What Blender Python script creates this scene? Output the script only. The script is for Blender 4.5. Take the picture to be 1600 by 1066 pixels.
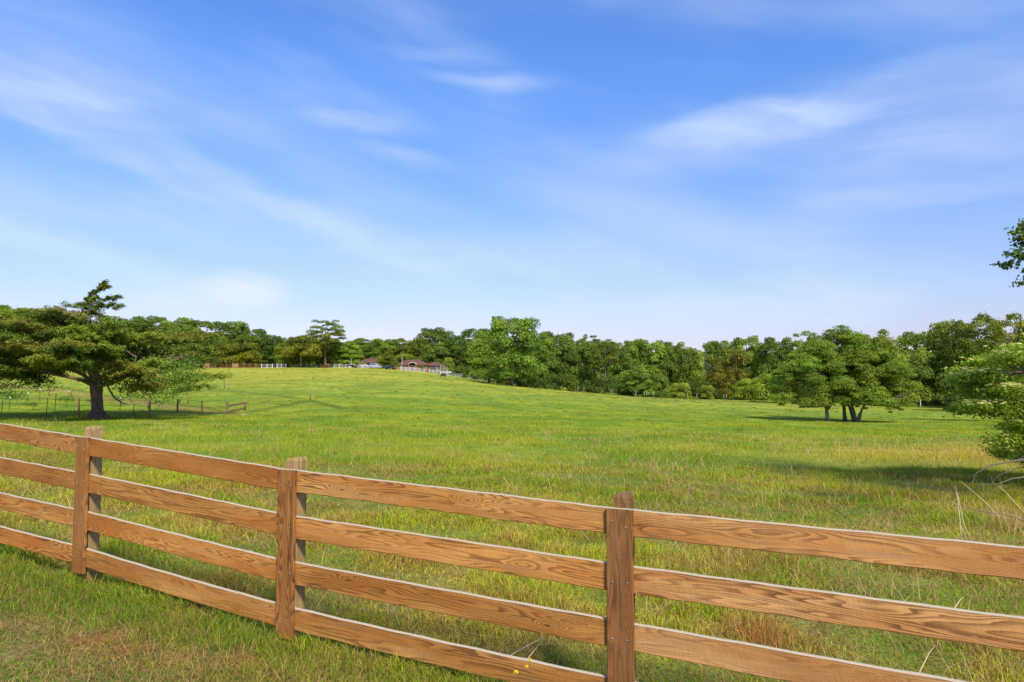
import bpy, math, random
import numpy as np
from mathutils import Vector
R = math.radians
for o in list(bpy.data.objects): bpy.data.objects.remove(o)
S = bpy.context.scene
COL = S.collection

# ------------------------------------------------------------------ camera, sky, sun, exposure
F, TH, CZ = 1067.0, R(3.24), 1.9            # focal length in photo pixels, pitch up, eye height
cam_d = bpy.data.cameras.new('camera'); cam = bpy.data.objects.new('camera', cam_d); COL.objects.link(cam)
cam_d.sensor_width = 36; cam_d.lens = 36 * F / 1600; cam_d.clip_start = 0.05; cam_d.clip_end = 9000
cam.location = (0, 0, CZ); cam.rotation_euler = (R(90) + TH, 0, 0); S.camera = cam
S.view_settings.view_transform = 'Standard'; S.view_settings.look = 'None'
S.view_settings.gamma = 1; S.view_settings.use_curve_mapping = False
S.view_settings.exposure = 1.06
SUN_EL, SUN_DIR = R(46), Vector((0.36, -0.93, 0)).normalized()
sd = bpy.data.lights.new('sun', 'SUN'); sun = bpy.data.objects.new('sun', sd); COL.objects.link(sun)
sd.energy = 2.9; sd.angle = R(9.0); sd.color = (1, 0.94, 0.80)
to_sun = Vector((SUN_DIR.x * math.cos(SUN_EL), SUN_DIR.y * math.cos(SUN_EL), math.sin(SUN_EL)))
sun.rotation_euler = to_sun.to_track_quat('Z', 'Y').to_euler(); sun.location = (20, -10, 40)

W = bpy.data.worlds.new('World'); S.world = W; W.use_nodes = True
class NT:
    """tiny node-tree helper"""
    def __init__(s, nt): s.nt = nt; s.n = nt.nodes; s.l = nt.links
    def new(s, t, **k):
        n = s.n.new(t)
        for a, b in k.items(): setattr(n, a, b)
        return n
    def put(s, sock, v):
        if isinstance(v, bpy.types.NodeSocket): s.l.new(v, sock)
        else: sock.default_value = v
    def math(s, op, a, b=0.0, c=0.0, clamp=False):
        n = s.new('ShaderNodeMath', operation=op, use_clamp=clamp)
        s.put(n.inputs[0], a); s.put(n.inputs[1], b); s.put(n.inputs[2], c); return n.outputs[0]
    def vm(s, op, a, b=(0, 0, 0)):
        n = s.new('ShaderNodeVectorMath', operation=op)
        s.put(n.inputs[0], a); s.put(n.inputs[1], b)
        return n.outputs[1] if op in ('LENGTH', 'DOT_PRODUCT') else n.outputs[0]
    def mix(s, f, a, b, bt='MIX'):
        n = s.new('ShaderNodeMix', data_type='RGBA', blend_type=bt)
        s.put(n.inputs[0], f); s.put(n.inputs[6], a); s.put(n.inputs[7], b); return n.outputs[2]
    def noise(s, vec, scale, detail=2, rough=.5, out=0):
        n = s.new('ShaderNodeTexNoise'); s.put(n.inputs['Vector'], vec); s.put(n.inputs['Scale'], scale)
        n.inputs['Detail'].default_value = detail; n.inputs['Roughness'].default_value = rough; return n.outputs[out]
    def rng(s, v, a, b, c=0., d=1., smooth=True):
        n = s.new('ShaderNodeMapRange'); n.interpolation_type = 'SMOOTHSTEP' if smooth else 'LINEAR'
        s.put(n.inputs[0], v)
        for i, x in enumerate((a, b, c, d)): s.put(n.inputs[i + 1], x)
        return n.outputs[0]
    def ramp(s, f, stops):
        n = s.new('ShaderNodeValToRGB'); s.put(n.inputs[0], f); e = n.color_ramp.elements
        while len(e) > 1: e.remove(e[0])
        e[0].position = stops[0][0]; e[0].color = (*stops[0][1], 1)
        for p, c in stops[1:]: q = e.new(p); q.color = (*c, 1)
        return n.outputs[0]
    def xyz(s, x, y, z=0.0):
        n = s.new('ShaderNodeCombineXYZ')
        for i, v in enumerate((x, y, z)): s.put(n.inputs[i], v)
        return n.outputs[0]
    def sep(s, v):
        n = s.new('ShaderNodeSeparateXYZ'); s.put(n.inputs[0], v); return n.outputs

def build_world():
    t = NT(W.node_tree); t.n.clear()
    sky = t.new('ShaderNodeTexSky', sky_type='NISHITA', sun_disc=False, sun_elevation=SUN_EL,
                sun_rotation=math.atan2(SUN_DIR.x, SUN_DIR.y), air_density=1.0, dust_density=0.6, ozone_density=2.0)
    d = t.new('ShaderNodeTexCoord').outputs['Generated']
    x, y, z = t.sep(d)[:3]
    el = t.math('ARCSINE', z); az = t.math('ARCTAN2', x, y)
    tint = t.ramp(t.rng(el, R(-2), R(42), smooth=False), SKY_TINT)
    base = t.mix(1.0, sky.outputs[0], tint, 'MULTIPLY')
    wob = t.math('MULTIPLY', t.math('SUBTRACT', t.noise(t.xyz(t.math('MULTIPLY', az, 3.), t.math('MULTIPLY', el, 9.), 0.3), 1.6, 3), .5), .07)
    wob2 = t.math('MULTIPLY', t.math('SUBTRACT', t.noise(t.xyz(az, el, 4.0), 4., 2), .5), .08)
    v = t.xyz(t.math('ADD', az, wob2), t.math('ADD', el, wob))
    tot = None
    for (px, py, hl, hw, ang, st) in CLOUDS:
        caz = math.atan((px - 800) / F); cel = math.atan((593 - py) / F * math.cos(caz))
        m = t.new('ShaderNodeMapping', vector_type='TEXTURE')
        t.put(m.inputs[0], v); m.inputs['Location'].default_value = (caz, cel, 0)
        m.inputs['Rotation'].default_value = (0, 0, R(-ang)); m.inputs['Scale'].default_value = (hl / F, hw / F, 1)
        f = t.rng(t.vm('LENGTH', m.outputs[0]), 1.75, 0.0, 0., st)
        tot = f if tot is None else t.math('ADD', tot, f)
    streak = t.noise(t.xyz(t.math('MULTIPLY', az, 5.), t.math('MULTIPLY', t.math('ADD', el, t.math('ADD', wob, t.math('MULTIPLY', az, .12))), 30.), 2.), 1.3, 6, .52)
    broad = t.noise(t.xyz(t.math('MULTIPLY', az, 2.), t.math('MULTIPLY', t.math('ADD', el, t.math('MULTIPLY', az, .22)), 7.), 7.), 1.3, 3, .5)
    tot = t.math('MULTIPLY', tot, t.rng(streak, .25, .75, .55, 1.15))
    tot = t.math('ADD', t.math('MULTIPLY', tot, .70), t.rng(broad, .36, .8, 0., .30), clamp=True)
    col = t.mix(tot, base, CLOUD_COL)
    bg = t.new('ShaderNodeBackground'); t.put(bg.inputs[0], col); bg.inputs[1].default_value = SKY_STR
    out = t.new('ShaderNodeOutputWorld'); t.l.new(bg.outputs[0], out.inputs[0])
SKY_STR = 0.089
SKY_TINT = [(0.0, (.68, .58, .76)), (.12, (.73, .62, .80)), (.3, (.76, .80, 1.0)), (.6, (.60, .90, 1.34)), (1, (.50, .84, 1.42))]
CLOUD_COL = (4.1, 4.7, 5.8, 1)
CLOUDS = [(110,140,150,30,5,.42),(120,205,190,14,21,.42),(400,300,240,18,21,.4),(640,380,220,24,16,.34),(840,425,200,30,9,.22),(90,385,210,17,10,.42),
 (775,110,80,13,3,.62),(570,192,85,15,2,.45),(640,247,60,11,5,.4),(1170,185,120,19,-2,.65),(1260,165,180,28,-10,.32),
 (1480,240,200,46,-12,.4),(1500,290,140,12,3,.35),(1470,130,130,60,-10,.3),(382,458,44,22,0,1.5),(300,470,90,24,0,.9),
 (950,475,160,18,0,.35),(1220,478,150,34,0,.8),(60,60,220,80,10,.3),(680,60,90,8,3,.25)]
build_world()

# ------------------------------------------------------------------ helpers
def px2w(px, py, Y):                                     # world point at world depth Y seen at photo pixel
    x, v = (px - 800) / F, (533 - py) / F
    d = Vector((x, math.cos(TH) - v * math.sin(TH), math.sin(TH) + v * math.cos(TH)))
    d *= Y / d.y
    return Vector((d.x, d.y, d.z + CZ))

def _blur(a, s, ax):
    k = np.exp(-0.5 * (np.arange(-3 * s, 3 * s + 1) / s) ** 2); k /= k.sum()
    p = np.concatenate([np.repeat(np.take(a, [0], ax), 3 * s, ax), a, np.repeat(np.take(a, [-1], ax), 3 * s, ax)], ax)
    return np.apply_along_axis(lambda r: np.convolve(r, k, 'valid'), ax, p)
A_K = np.array([-1.3, -.75, -.4, -.15, 0, .2, .4, .75, 1.3])
Y_K = np.array([0, 5, 12, 25, 45, 65, 100, 150, 230, 300, 420, 900], float)
Z_T = np.array([
 [-1.50,-1.60,-1.68,-1.76,-1.82,-1.88,-1.94,-2.00,-2.05],
 [-1.50,-1.55,-1.60,-1.74,-1.86,-1.93,-1.98,-2.04,-2.1],
 [-1.50,-1.62,-1.75,-1.87,-1.95,-2.04,-2.10,-2.08,-2.2],
 [-1.80,-1.95,-2.05,-2.13,-2.22,-2.38,-2.50,-2.60,-2.6],
 [-2.20,-2.35,-2.35,-2.42,-2.62,-2.90,-3.20,-3.30,-3.3],
 [-1.30,-1.60,-1.95,-2.20,-2.60,-3.20,-3.90,-3.95,-3.9],
 [  .20, -.10, -.30, -.95,-1.75,-3.05,-4.15,-4.30,-4.3],
 [ 1.80, 1.60, 1.40,   .50,-1.45,-4.25,-4.50,-5.10,-5.2],
 [ 4.30, 4.15, 4.00, 4.00,-2.00,-5.50,-5.90,-6.60,-6.8],
 [ 5.20, 5.10, 5.10, 6.10,-2.50,-5.50,-6.50,-7.50,-7.5],
 [ 5.00, 4.50, 4.20, 3.50,-3.00,-6.00,-7.00,-8.00,-8.0],
 [ 2.0, 2.0, 1.0, 0.0, -3.00,-6.00,-7.00,-8.00,-8.0]])
T_K = np.log(Y_K + 6)
NA, NTT = 281, 320
ag = np.linspace(-1.3, 1.3, NA); tg = np.linspace(T_K[0], T_K[-1], NTT)
_g = np.array([np.interp(ag, A_K, r) for r in Z_T])
_g = np.array([np.interp(tg, T_K, _g[:, j]) for j in range(NA)]).T
_g = _blur(_blur(_g, 5, 0), 7, 1)
def _hash(ix, iy, seed):
    n = (ix.astype(np.int64) * 374761393 + iy.astype(np.int64) * 668265263 + seed * 2246822519) & 0xffffffff
    n = ((n ^ (n >> 13)) * 1274126177) & 0xffffffff
    return ((n ^ (n >> 16)) & 0xffff) / 65535.0
def vn(x, y, seed=0):
    x = np.asarray(x, float); y = np.asarray(y, float)
    ix, iy = np.floor(x), np.floor(y); fx, fy = x - ix, y - iy
    fx = fx * fx * (3 - 2 * fx); fy = fy * fy * (3 - 2 * fy)
    a, b = _hash(ix, iy, seed), _hash(ix + 1, iy, seed); c, d = _hash(ix, iy + 1, seed), _hash(ix + 1, iy + 1, seed)
    return (a * (1 - fx) + b * fx) * (1 - fy) + (c * (1 - fx) + d * fx) * fy
def fbm(x, y, seed=0, o=3):
    s, a, t = 0, 1, 0
    for i in range(o):
        s = s + a * vn(np.asarray(x) * 2 ** i, np.asarray(y) * 2 ** i, seed + i * 7); t += a; a *= .5
    return s / t
def G(X, Y):                                             # terrain height
    X = np.asarray(X, float); Y = np.asarray(Y, float)
    Yc = np.clip(Y, 0, 899)
    a = np.clip(X / (Yc + 6), -1.29, 1.29); t = np.log(Yc + 6)
    fa = (a + 1.3) / 2.6 * (NA - 1); ft = (t - tg[0]) / (tg[-1] - tg[0]) * (NTT - 1)
    i = np.clip(np.floor(fa).astype(int), 0, NA - 2); j = np.clip(np.floor(ft).astype(int), 0, NTT - 2)
    u, v = fa - i, np.clip(ft - j, 0, 1)
    z = (_g[j, i] * (1 - u) + _g[j, i + 1] * u) * (1 - v) + (_g[j + 1, i] * (1 - u) + _g[j + 1, i + 1] * u) * v
    return z + CZ + .05 * (vn(X * .9, Y * .9, 3) - .5) + .14 * (vn(X * .16, Y * .16, 5) - .5) * np.clip(Y / 20, .15, 1)
def g1(x, y): return float(G(x, y))
def hit(px, py):                                         # where the photo pixel's ray meets the terrain
    x, v = (px - 800) / F, (533 - py) / F
    d = Vector((x, math.cos(TH) - v * math.sin(TH), math.sin(TH) + v * math.cos(TH))); d /= d.y
    t = 2.0
    while t < 600:
        p = d * t
        if p.z + CZ < g1(p.x, p.y): break
        t *= 1.004
    p = d * t
    return Vector((p.x, p.y, g1(p.x, p.y)))
def on(px, Y):                                           # ground point at photo column px, depth Y
    x = (px - 800) / F * Y; return Vector((x, Y, g1(x, Y)))

def tag(o, label=None, cat=None, group=None, kind=None):
    if label: o['label'] = label
    if cat: o['category'] = cat
    if group: o['group'] = group
    if kind: o['kind'] = kind
    return o
def thing(name, loc, label, cat, group=None, rz=0):
    o = bpy.data.objects.new(name, None); COL.objects.link(o); o.location = loc; o.rotation_euler = (0, 0, rz)
    o.empty_display_size = .3
    return tag(o, label, cat, group)
def link(name, me, parent=None, loc=None):
    o = bpy.data.objects.new(name, me); COL.objects.link(o)
    if parent: o.parent = parent
    if loc is not None: o.location = loc
    return o
def copy_tree(o, parent=None):
    c = o.copy(); COL.objects.link(c)
    if parent: c.parent = parent
    for ch in list(o.children): copy_tree(ch, c)
    return c

def np_mesh(name, V, idx, counts, mats, col=None, uv=None, mi=None, smooth=False):
    me = bpy.data.meshes.new(name)
    V = np.ascontiguousarray(V, np.float32); idx = np.ascontiguousarray(idx, np.int32); counts = np.asarray(counts, np.int32)
    me.vertices.add(len(V)); me.vertices.foreach_set('co', V.ravel())
    me.loops.add(len(idx)); me.loops.foreach_set('vertex_index', idx)
    me.polygons.add(len(counts))
    st = np.zeros(len(counts), np.int32); st[1:] = np.cumsum(counts)[:-1]
    me.polygons.foreach_set('loop_start', st); me.polygons.foreach_set('loop_total', counts)
    if mi is not None: me.polygons.foreach_set('material_index', np.ascontiguousarray(mi, np.int32))
    me.polygons.foreach_set('use_smooth', np.full(len(counts), smooth))
    if col is not None:
        a = me.attributes.new('Col', 'FLOAT_COLOR', 'POINT')
        c = np.ones((len(V), 4), np.float32); c[:, :3] = col; a.data.foreach_set('color', c.ravel())
    if uv is not None:
        l = me.uv_layers.new(name='UVMap'); l.data.foreach_set('uv', np.ascontiguousarray(uv[idx], np.float32).ravel())
    me.update(calc_edges=True)
    for m in (mats if isinstance(mats, (list, tuple)) else [mats]): me.materials.append(m)
    return me

class MB:
    """collects shapes; build() links them as ONE mesh object"""
    def __init__(s): s.v = []; s.f = []; s.m = []
    def add(s, vs, fs, mi=0):
        b = len(s.v); s.v += [tuple(p) for p in vs]; s.f += [tuple(b + i for i in f) for f in fs]; s.m += [mi] * len(fs)
    def box(s, a, b, mi=0):
        (x0, y0, z0), (x1, y1, z1) = a, b
        s.add([(x0,y0,z0),(x1,y0,z0),(x1,y1,z0),(x0,y1,z0),(x0,y0,z1),(x1,y0,z1),(x1,y1,z1),(x0,y1,z1)],
              [(3,2,1,0),(4,5,6,7),(0,1,5,4),(1,2,6,5),(2,3,7,6),(3,0,4,7)], mi)
    def tube(s, pts, rad, n=7, mi=0, wob=0, rng=None):
        pts = [Vector(p) for p in pts]; rings = []
        b = len(s.v); up = Vector((0.13, 0.2, 1)).normalized()
        for i, p in enumerate(pts):
            d = (pts[min(i + 1, len(pts) - 1)] - pts[max(i - 1, 0)]).normalized()
            q = up if abs(d.dot(up)) < .95 else Vector((1, 0, 0))
            e1 = d.cross(q).normalized(); e2 = d.cross(e1).normalized()
            r = rad[i] if hasattr(rad, '__len__') else rad
            for k in range(n):
                a = 2 * math.pi * k / n; rr = r * (1 + (rng.uniform(-wob, wob) if rng else 0))
                s.v.append(tuple(p + e1 * (math.cos(a) * rr) + e2 * (math.sin(a) * rr)))
        for i in range(len(pts) - 1):
            for k in range(n):
                k2 = (k + 1) % n
                s.f.append((b + i*n + k, b + i*n + k2, b + (i+1)*n + k2, b + (i+1)*n + k)); s.m.append(mi)
        s.f.append(tuple(b + k for k in reversed(range(n)))); s.m.append(mi)
        s.f.append(tuple(b + (len(pts)-1)*n + k for k in range(n))); s.m.append(mi)
    def mesh(s, name, mats, smooth=False):
        me = bpy.data.meshes.new(name); me.from_pydata(s.v, [], s.f)
        for m in (mats if isinstance(mats, (list, tuple)) else [mats]): me.materials.append(m)
        me.polygons.foreach_set('material_index', s.m); me.polygons.foreach_set('use_smooth', [smooth] * len(s.f)); me.update()
        return me
    def build(s, name, mats, parent=None, loc=None, smooth=False): return link(name, s.mesh(name, mats, smooth), parent, loc)

# ------------------------------------------------------------------ materials
def mat(name):
    m = bpy.data.materials.new(name); m.use_nodes = True; t = NT(m.node_tree); t.n.clear()
    o = t.new('ShaderNodeOutputMaterial'); return m, t, o
def simple(name, col, rough=.7, var=.18, scale=8, metal=0, spec=.3):
    m, t, o = mat(name)
    p = t.new('ShaderNodeBsdfPrincipled'); tc = t.new('ShaderNodeTexCoord').outputs['Object']
    n = t.noise(tc, scale, 4, .6)
    t.put(p.inputs['Base Color'], t.mix(n, tuple(c * (1 - var) for c in col) + (1,), tuple(min(1, c * (1 + var)) for c in col) + (1,)))
    p.inputs['Roughness'].default_value = rough; p.inputs['Metallic'].default_value = metal; p.inputs['Specular IOR Level'].default_value = spec
    t.l.new(p.outputs[0], o.inputs[0]); return m
def leafy(name, trans=.35, gloss=.04, tint=(1, 1, 1)):
    m, t, o = mat(name)
    c = t.new('ShaderNodeAttribute', attribute_name='Col').outputs['Color']
    oi = t.new('ShaderNodeObjectInfo').outputs['Color']
    c = t.mix(1.0, c, oi, 'MULTIPLY'); c = t.mix(1.0, c, (*tint, 1), 'MULTIPLY')
    df = t.new('ShaderNodeBsdfDiffuse'); t.put(df.inputs[0], c)
    tr = t.new('ShaderNodeBsdfTranslucent'); t.put(tr.inputs[0], t.mix(1.0, c, (1.25, 1.15, .55, 1), 'MULTIPLY'))
    mx = t.new('ShaderNodeMixShader'); mx.inputs[0].default_value = trans
    t.l.new(df.outputs[0], mx.inputs[1]); t.l.new(tr.outputs[0], mx.inputs[2])
    gl = t.new('ShaderNodeBsdfGlossy'); gl.inputs[0].default_value = (1, 1, 1, 1); gl.inputs['Roughness'].default_value = .45
    m2 = t.new('ShaderNodeMixShader'); m2.inputs[0].default_value = gloss
    t.l.new(mx.outputs[0], m2.inputs[1]); t.l.new(gl.outputs[0], m2.inputs[2]); t.l.new(m2.outputs[0], o.inputs[0])
    return m
M_GRASS = leafy('grass_blade', .48, .0, (1.32, 1.15, 1.05)); M_LEAF = leafy('leaf', .42, .012, (1.28, 1.2, 1.0)); M_CEDAR = leafy('cedar_spray', .32, .01, (1.3, 1.3, 1.1))

def bark(name, c1, c2, sc=6):
    m, t, o = mat(name); p = t.new('ShaderNodeBsdfPrincipled')
    tc = t.new('ShaderNodeTexCoord').outputs['Object']
    v = t.vm('MULTIPLY', tc, (1, 1, .18)); n = t.noise(v, sc * 2.2, 5, .65)
    t.put(p.inputs['Base Color'], t.mix(t.rng(n, .35, .65), (*c1, 1), (*c2, 1))); p.inputs['Roughness'].default_value = .9
    b = t.new('ShaderNodeBump'); b.inputs['Strength'].default_value = .7; b.inputs['Distance'].default_value = .04
    t.put(b.inputs['Height'], n); t.l.new(b.outputs[0], p.inputs['Normal']); t.l.new(p.outputs[0], o.inputs[0]); return m
M_BARK = bark('grey_bark', (.07, .055, .04), (.22, .18, .14)); M_CBARK = bark('cedar_bark', (.075, .04, .028), (.27, .16, .11))
M_PALE = bark('pale_bark', (.26, .22, .18), (.45, .40, .34))

def wood(name, light, mid, dark, stain, freq=1.0, strength=1.0):
    m, t, o = mat(name); p = t.new('ShaderNodeBsdfPrincipled')
    uv = t.new('ShaderNodeUVMap').outputs[0]; rnd = t.new('ShaderNodeObjectInfo').outputs['Random']
    oc = t.new('ShaderNodeObjectInfo').outputs['Color']
    u, v = t.sep(uv)[:2]
    off = t.math('MULTIPLY', rnd, 71.0); u2 = t.math('ADD', u, off)
    big = t.noise(t.xyz(t.math('MULTIPLY', u2, 1.1), t.math('MULTIPLY', v, 11.), off), 1.0, 1.5, .45)
    med = t.noise(t.xyz(t.math('MULTIPLY', u2, 6.), t.math('MULTIPLY', v, 40.), off), 1.0, 3, .6)
    vo = t.new('ShaderNodeTexVoronoi', feature='F1'); t.put(vo.inputs['Vector'], t.xyz(t.math('MULTIPLY', u2, 1.5), t.math('MULTIPLY', v, 6.5), off)); vo.inputs['Scale'].default_value = 1
    kd = vo.outputs['Distance']
    knot = t.math('POWER', t.rng(kd, .32, 0., 0., 1.), 2.0)
    fq = t.math('MULTIPLY_ADD', t.math('FRACT', t.math('MULTIPLY', rnd, 7.3)), .75, .6)
    field = t.math('MULTIPLY', fq, t.math('ADD', t.math('MULTIPLY', big, 17. * freq), t.math('MULTIPLY', v, 42. * freq)))
    field = t.math('ADD', field, t.math('MULTIPLY', knot, 4.5)); field = t.math('ADD', field, t.math('MULTIPLY', med, .9))
    fr = t.math('FRACT', field)
    line = t.math('MULTIPLY', t.rng(fr, .25, .86), t.rng(fr, 1.0, .93))
    # grain contrast fades in and out along the board
    fade = t.rng(t.noise(t.xyz(t.math('MULTIPLY', u2, 1.7), t.math('MULTIPLY', v, 9.), 3.), 1.0, 2), .3, .62, .35, 1.)
    line = t.math('MULTIPLY', t.math('MULTIPLY', line, fade), t.math('MULTIPLY_ADD', t.math('FRACT', t.math('MULTIPLY', rnd, 13.7)), .5, .6))
    c = t.mix(t.rng(t.noise(t.xyz(t.math('MULTIPLY', u2, .9), t.math('MULTIPLY', v, 5.), 9.), 1.2, 3), .35, .65), (*light, 1), (*mid, 1))
    c = t.mix(t.math('MULTIPLY', line, .85 * strength), c, (*dark, 1))
    c = t.mix(t.rng(t.noise(t.xyz(t.math('MULTIPLY', u2, 2.2), t.math('MULTIPLY', v, 7.), 21.), 1.0, 3), .56, .74, 0., .55), c, (*stain, 1))
    fib = t.noise(t.xyz(t.math('MULTIPLY', u2, 9.), t.math('MULTIPLY', v, 900.), off), 1.0, 2)
    saw = t.noise(t.xyz(t.math('MULTIPLY', t.math('ADD', u2, t.math('MULTIPLY', v, .25)), 210.), t.math('MULTIPLY', v, 5.), off), 1.0, 2)
    k = t.math('ADD', t.rng(fib, .3, .7, .86, 1.12), t.rng(saw, .3, .7, -.07, .07))
    c = t.mix(1.0, c, t.xyz(k, k, k), 'MULTIPLY')
    c = t.mix(t.rng(kd, .05, .025, 0., .8), c, (.03, .015, .008, 1))
    w = t.rng(t.math('ADD', v, t.math('MULTIPLY', t.math('SUBTRACT', med, .5), .012)), .136, .15, 0., .55)   # weathered top lip
    c = t.mix(w, c, (.11, .10, .10, 1))
    gw = t.rng(t.noise(t.xyz(t.math('MULTIPLY', u2, 1.3), t.math('MULTIPLY', v, 12.), 41.), 1.4, 5, .65), .52, .72, 0., .35)   # greyed weather patches
    c = t.mix(gw, c, (.27, .17, .095, 1))
    c = t.mix(1.0, c, oc, 'MULTIPLY')
    t.put(p.inputs['Base Color'], c); p.inputs['Roughness'].default_value = .72; p.inputs['Specular IOR Level'].default_value = .25
    b = t.new('ShaderNodeBump'); b.inputs['Strength'].default_value = .35; b.inputs['Distance'].default_value = .002
    t.put(b.inputs['Height'], t.math('ADD', t.math('MULTIPLY', line, -.6), t.math('ADD', t.math('MULTIPLY', fib, .6), saw))); t.l.new(b.outputs[0], p.inputs['Normal'])
    t.l.new(p.outputs[0], o.inputs[0]); return m
M_RAIL = wood('stained_pine', (.50, .262, .085), (.37, .160, .038), (.125, .048, .012), (.40, .13, .020))
M_COVER = wood('stained_pine_upright', (.30, .145, .045), (.23, .098, .026), (.065, .025, .008), (.27, .10, .02), 1.15, 1.15)
M_POST = wood('treated_pine', (.40, .26, .11), (.32, .19, .07), (.15, .08, .025), (.30, .16, .05), .8, .8)
M_EDGE = simple('sunlit_weathered_edge', (.40, .33, .235), .85, .22, 60)  # paler cream board tops: sunlight put into the colour, along with some weathering

# ------------------------------------------------------------------ ground
FP = {'E': (-5.54, 6.75), 'A': (-3.54, 5.70), 'B': (-1.513, 4.68), 'C': (.595, 3.80), 'D': (2.70, 2.93), 'E0': (-7.5, 7.85), 'D2': (4.83, 2.10)}
FXY = np.array([FP[k] for k in ('E0', 'E', 'A', 'B', 'C', 'D', 'D2')])
def fside(X, Y):                                          # metres beyond (+) or before (-) the fence line
    return (np.asarray(Y) - np.interp(X, FXY[:, 0], FXY[:, 1])) * .91
def segd(X, Y, pts):
    d = np.full(np.shape(X), 1e9)
    for (x0, y0), (x1, y1) in zip(pts[:-1], pts[1:]):
        L = (x1 - x0) ** 2 + (y1 - y0) ** 2
        t = np.clip(((X - x0) * (x1 - x0) + (Y - y0) * (y1 - y0)) / L, 0, 1)
        d = np.minimum(d, np.hypot(X - x0 - t * (x1 - x0), Y - y0 - t * (y1 - y0)))
    return d
def hp(*l): return [tuple(hit(a, b).xy) for a, b in l]
PATH1 = hp((-20, 601), (60, 608), (120, 616), (200, 628), (280, 636), (330, 645), (365, 646))
LINE1 = hp((60, 600), (180, 620), (260, 628), (318, 637), (360, 646))
LINE2 = hp((385, 645), (430, 637), (485, 626), (540, 640))
LINE3 = hp((300, 606), (360, 611), (430, 618), (485, 625))
C3 = lambda *a: np.array(a, float)
def mixc(a, b, t): t = np.clip(t, 0, 1)[..., None]; return a * (1 - t) + b * t
def sstep(x, a, b): t = np.clip((x - a) / (b - a), 0, 1); return t * t * (3 - 2 * t)
def gcol(X, Y):                                           # colour of the turf at a place
    X = np.asarray(X, float); Y = np.asarray(Y, float)
    n1 = fbm(X * .35, Y * .35, 11, 4); n2 = fbm(X * 1.7, Y * 1.7, 31, 3); n3 = fbm(X * .06, Y * .08, 51, 3)
    c = mixc(C3(.125, .200, .016) + 0 * n1[..., None], C3(.200, .245, .020), sstep(n1, .3, .7))
    c = mixc(c, C3(.315, .290, .030), .8 * sstep(Y, 50, 140) * sstep(n3 + .3 * sstep(-X, -40, 60), .25, .75))
    c = mixc(c, C3(.30, .23, .075), .5 * sstep(n2 * .6 + n3 * .4, .56, .74) * sstep(Y, 55, 18))
    # straw band towards the right of the field
    a = X / (np.maximum(Y, 0) + 6)
    c = mixc(c, C3(.33, .27, .055), .65 * sstep(a, .22, .5) * sstep(np.abs(Y - 21 - 3 * n1), 7, 1))
    c = mixc(c, C3(.25, .21, .05), .5 * sstep(np.abs(Y - 118 - 14 * n3), 16, 2) * sstep(a, .1, .2) * sstep(a, .42, .3))
    far = sstep(Y, 25, 60)
    c = mixc(c, C3(.15, .19, .02), .5 * far * sstep(fbm(X * .25, Y * .12, 77, 3), .56, .72))
    d = segd(X, Y, PATH1); c = mixc(c, C3(.25, .155, .06), .55 * sstep(d + 1.5 * (n1 - .5), 2.1, .6))
    for L, w in ((LINE1, .45), (LINE2, .6), (LINE3, .45)):
        c = mixc(c, C3(.07, .11, .018), .7 * sstep(segd(X, Y, L), w + .25, w * .3))
    # mown strip on the camera's side
    s = fside(X, Y); lawn = sstep(s, -.15, -.9)
    cl = mixc(C3(.11, .18, .022) + 0 * n1[..., None], C3(.19, .19, .045), sstep(fbm(X * 1.3, Y * 1.3, 91, 3), .38, .66))
    cl = mixc(cl, C3(.24, .16, .075), .8 * sstep(fbm(X * 2.3, Y * 2.3, 95, 3), .56, .7))
    c = mixc(c, cl, lawn)
    return c
def redspot(X, Y):
    r = np.zeros(np.shape(X))
    for px, py, s in ((150, 1003, .16), (205, 1015, .10), (255, 1030, .10), (380, 1035, .12), (452, 1006, .12), (180, 995, .1)):
        q = hit(px, py); r = np.maximum(r, np.exp(-((X - q.x) ** 2 + (Y - q.y) ** 2) / s ** 2) * (.6 + .7 * vn(X * 14, Y * 14, 3)))
    return np.clip(r, 0, 1)

def ground_mat():
    m, t, o = mat('turf'); p = t.new('ShaderNodeBsdfPrincipled')
    c = t.new('ShaderNodeAttribute', attribute_name='Col').outputs['Color']
    g = t.new('ShaderNodeNewGeometry').outputs['Position']
    fine = t.noise(g, 26, 4, .7); mid = t.noise(t.vm('MULTIPLY', g, (1, .55, 1)), 1.4, 5, .65); big = t.noise(g, .13, 3, .6)
    k = t.math('MULTIPLY', t.rng(fine, .3, .7, .7, 1.25), t.rng(mid, .3, .7, .72, 1.22)); k = t.math('MULTIPLY', k, t.rng(big, .3, .7, .9, 1.1))
    c = t.mix(1.0, c, t.xyz(k, k, t.math('MULTIPLY', k, .95)), 'MULTIPLY')
    c = t.mix(t.rng(t.noise(g, 3.1, 4, .7), .57, .75, 0., .35), c, (.24, .19, .06, 1))
    t.put(p.inputs['Base Color'], c); p.inputs['Roughness'].default_value = .95; p.inputs['Specular IOR Level'].default_value = .1
    b = t.new('ShaderNodeBump'); b.inputs['Strength'].default_value = .5; b.inputs['Distance'].default_value = .08
    t.put(b.inputs['Height'], t.math('ADD', mid, fine)); t.l.new(b.outputs[0], p.inputs['Normal'])
    t.l.new(p.outputs[0], o.inputs[0]); return m
def ax(parts):
    out = []
    for a, b, s in parts: out += list(np.arange(a, b, s))
    return np.array(out + [parts[-1][1]])
xs = ax([(-3000,-400,200),(-400,-120,14),(-120,-60,2.5),(-60,-12,.55),(-12,12,.16),(12,60,.9),(60,140,3),(140,400,14),(400,3000,200)])
ys = ax([(-60,-4,4),(-4,2,.5),(2,11,.16),(11,30,.4),(30,110,.65),(110,260,2),(260,500,10),(500,3400,190)])
XX, YY = np.meshgrid(xs, ys)
cg = gcol(XX.ravel(), YY.ravel()) * 1.12
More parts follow.
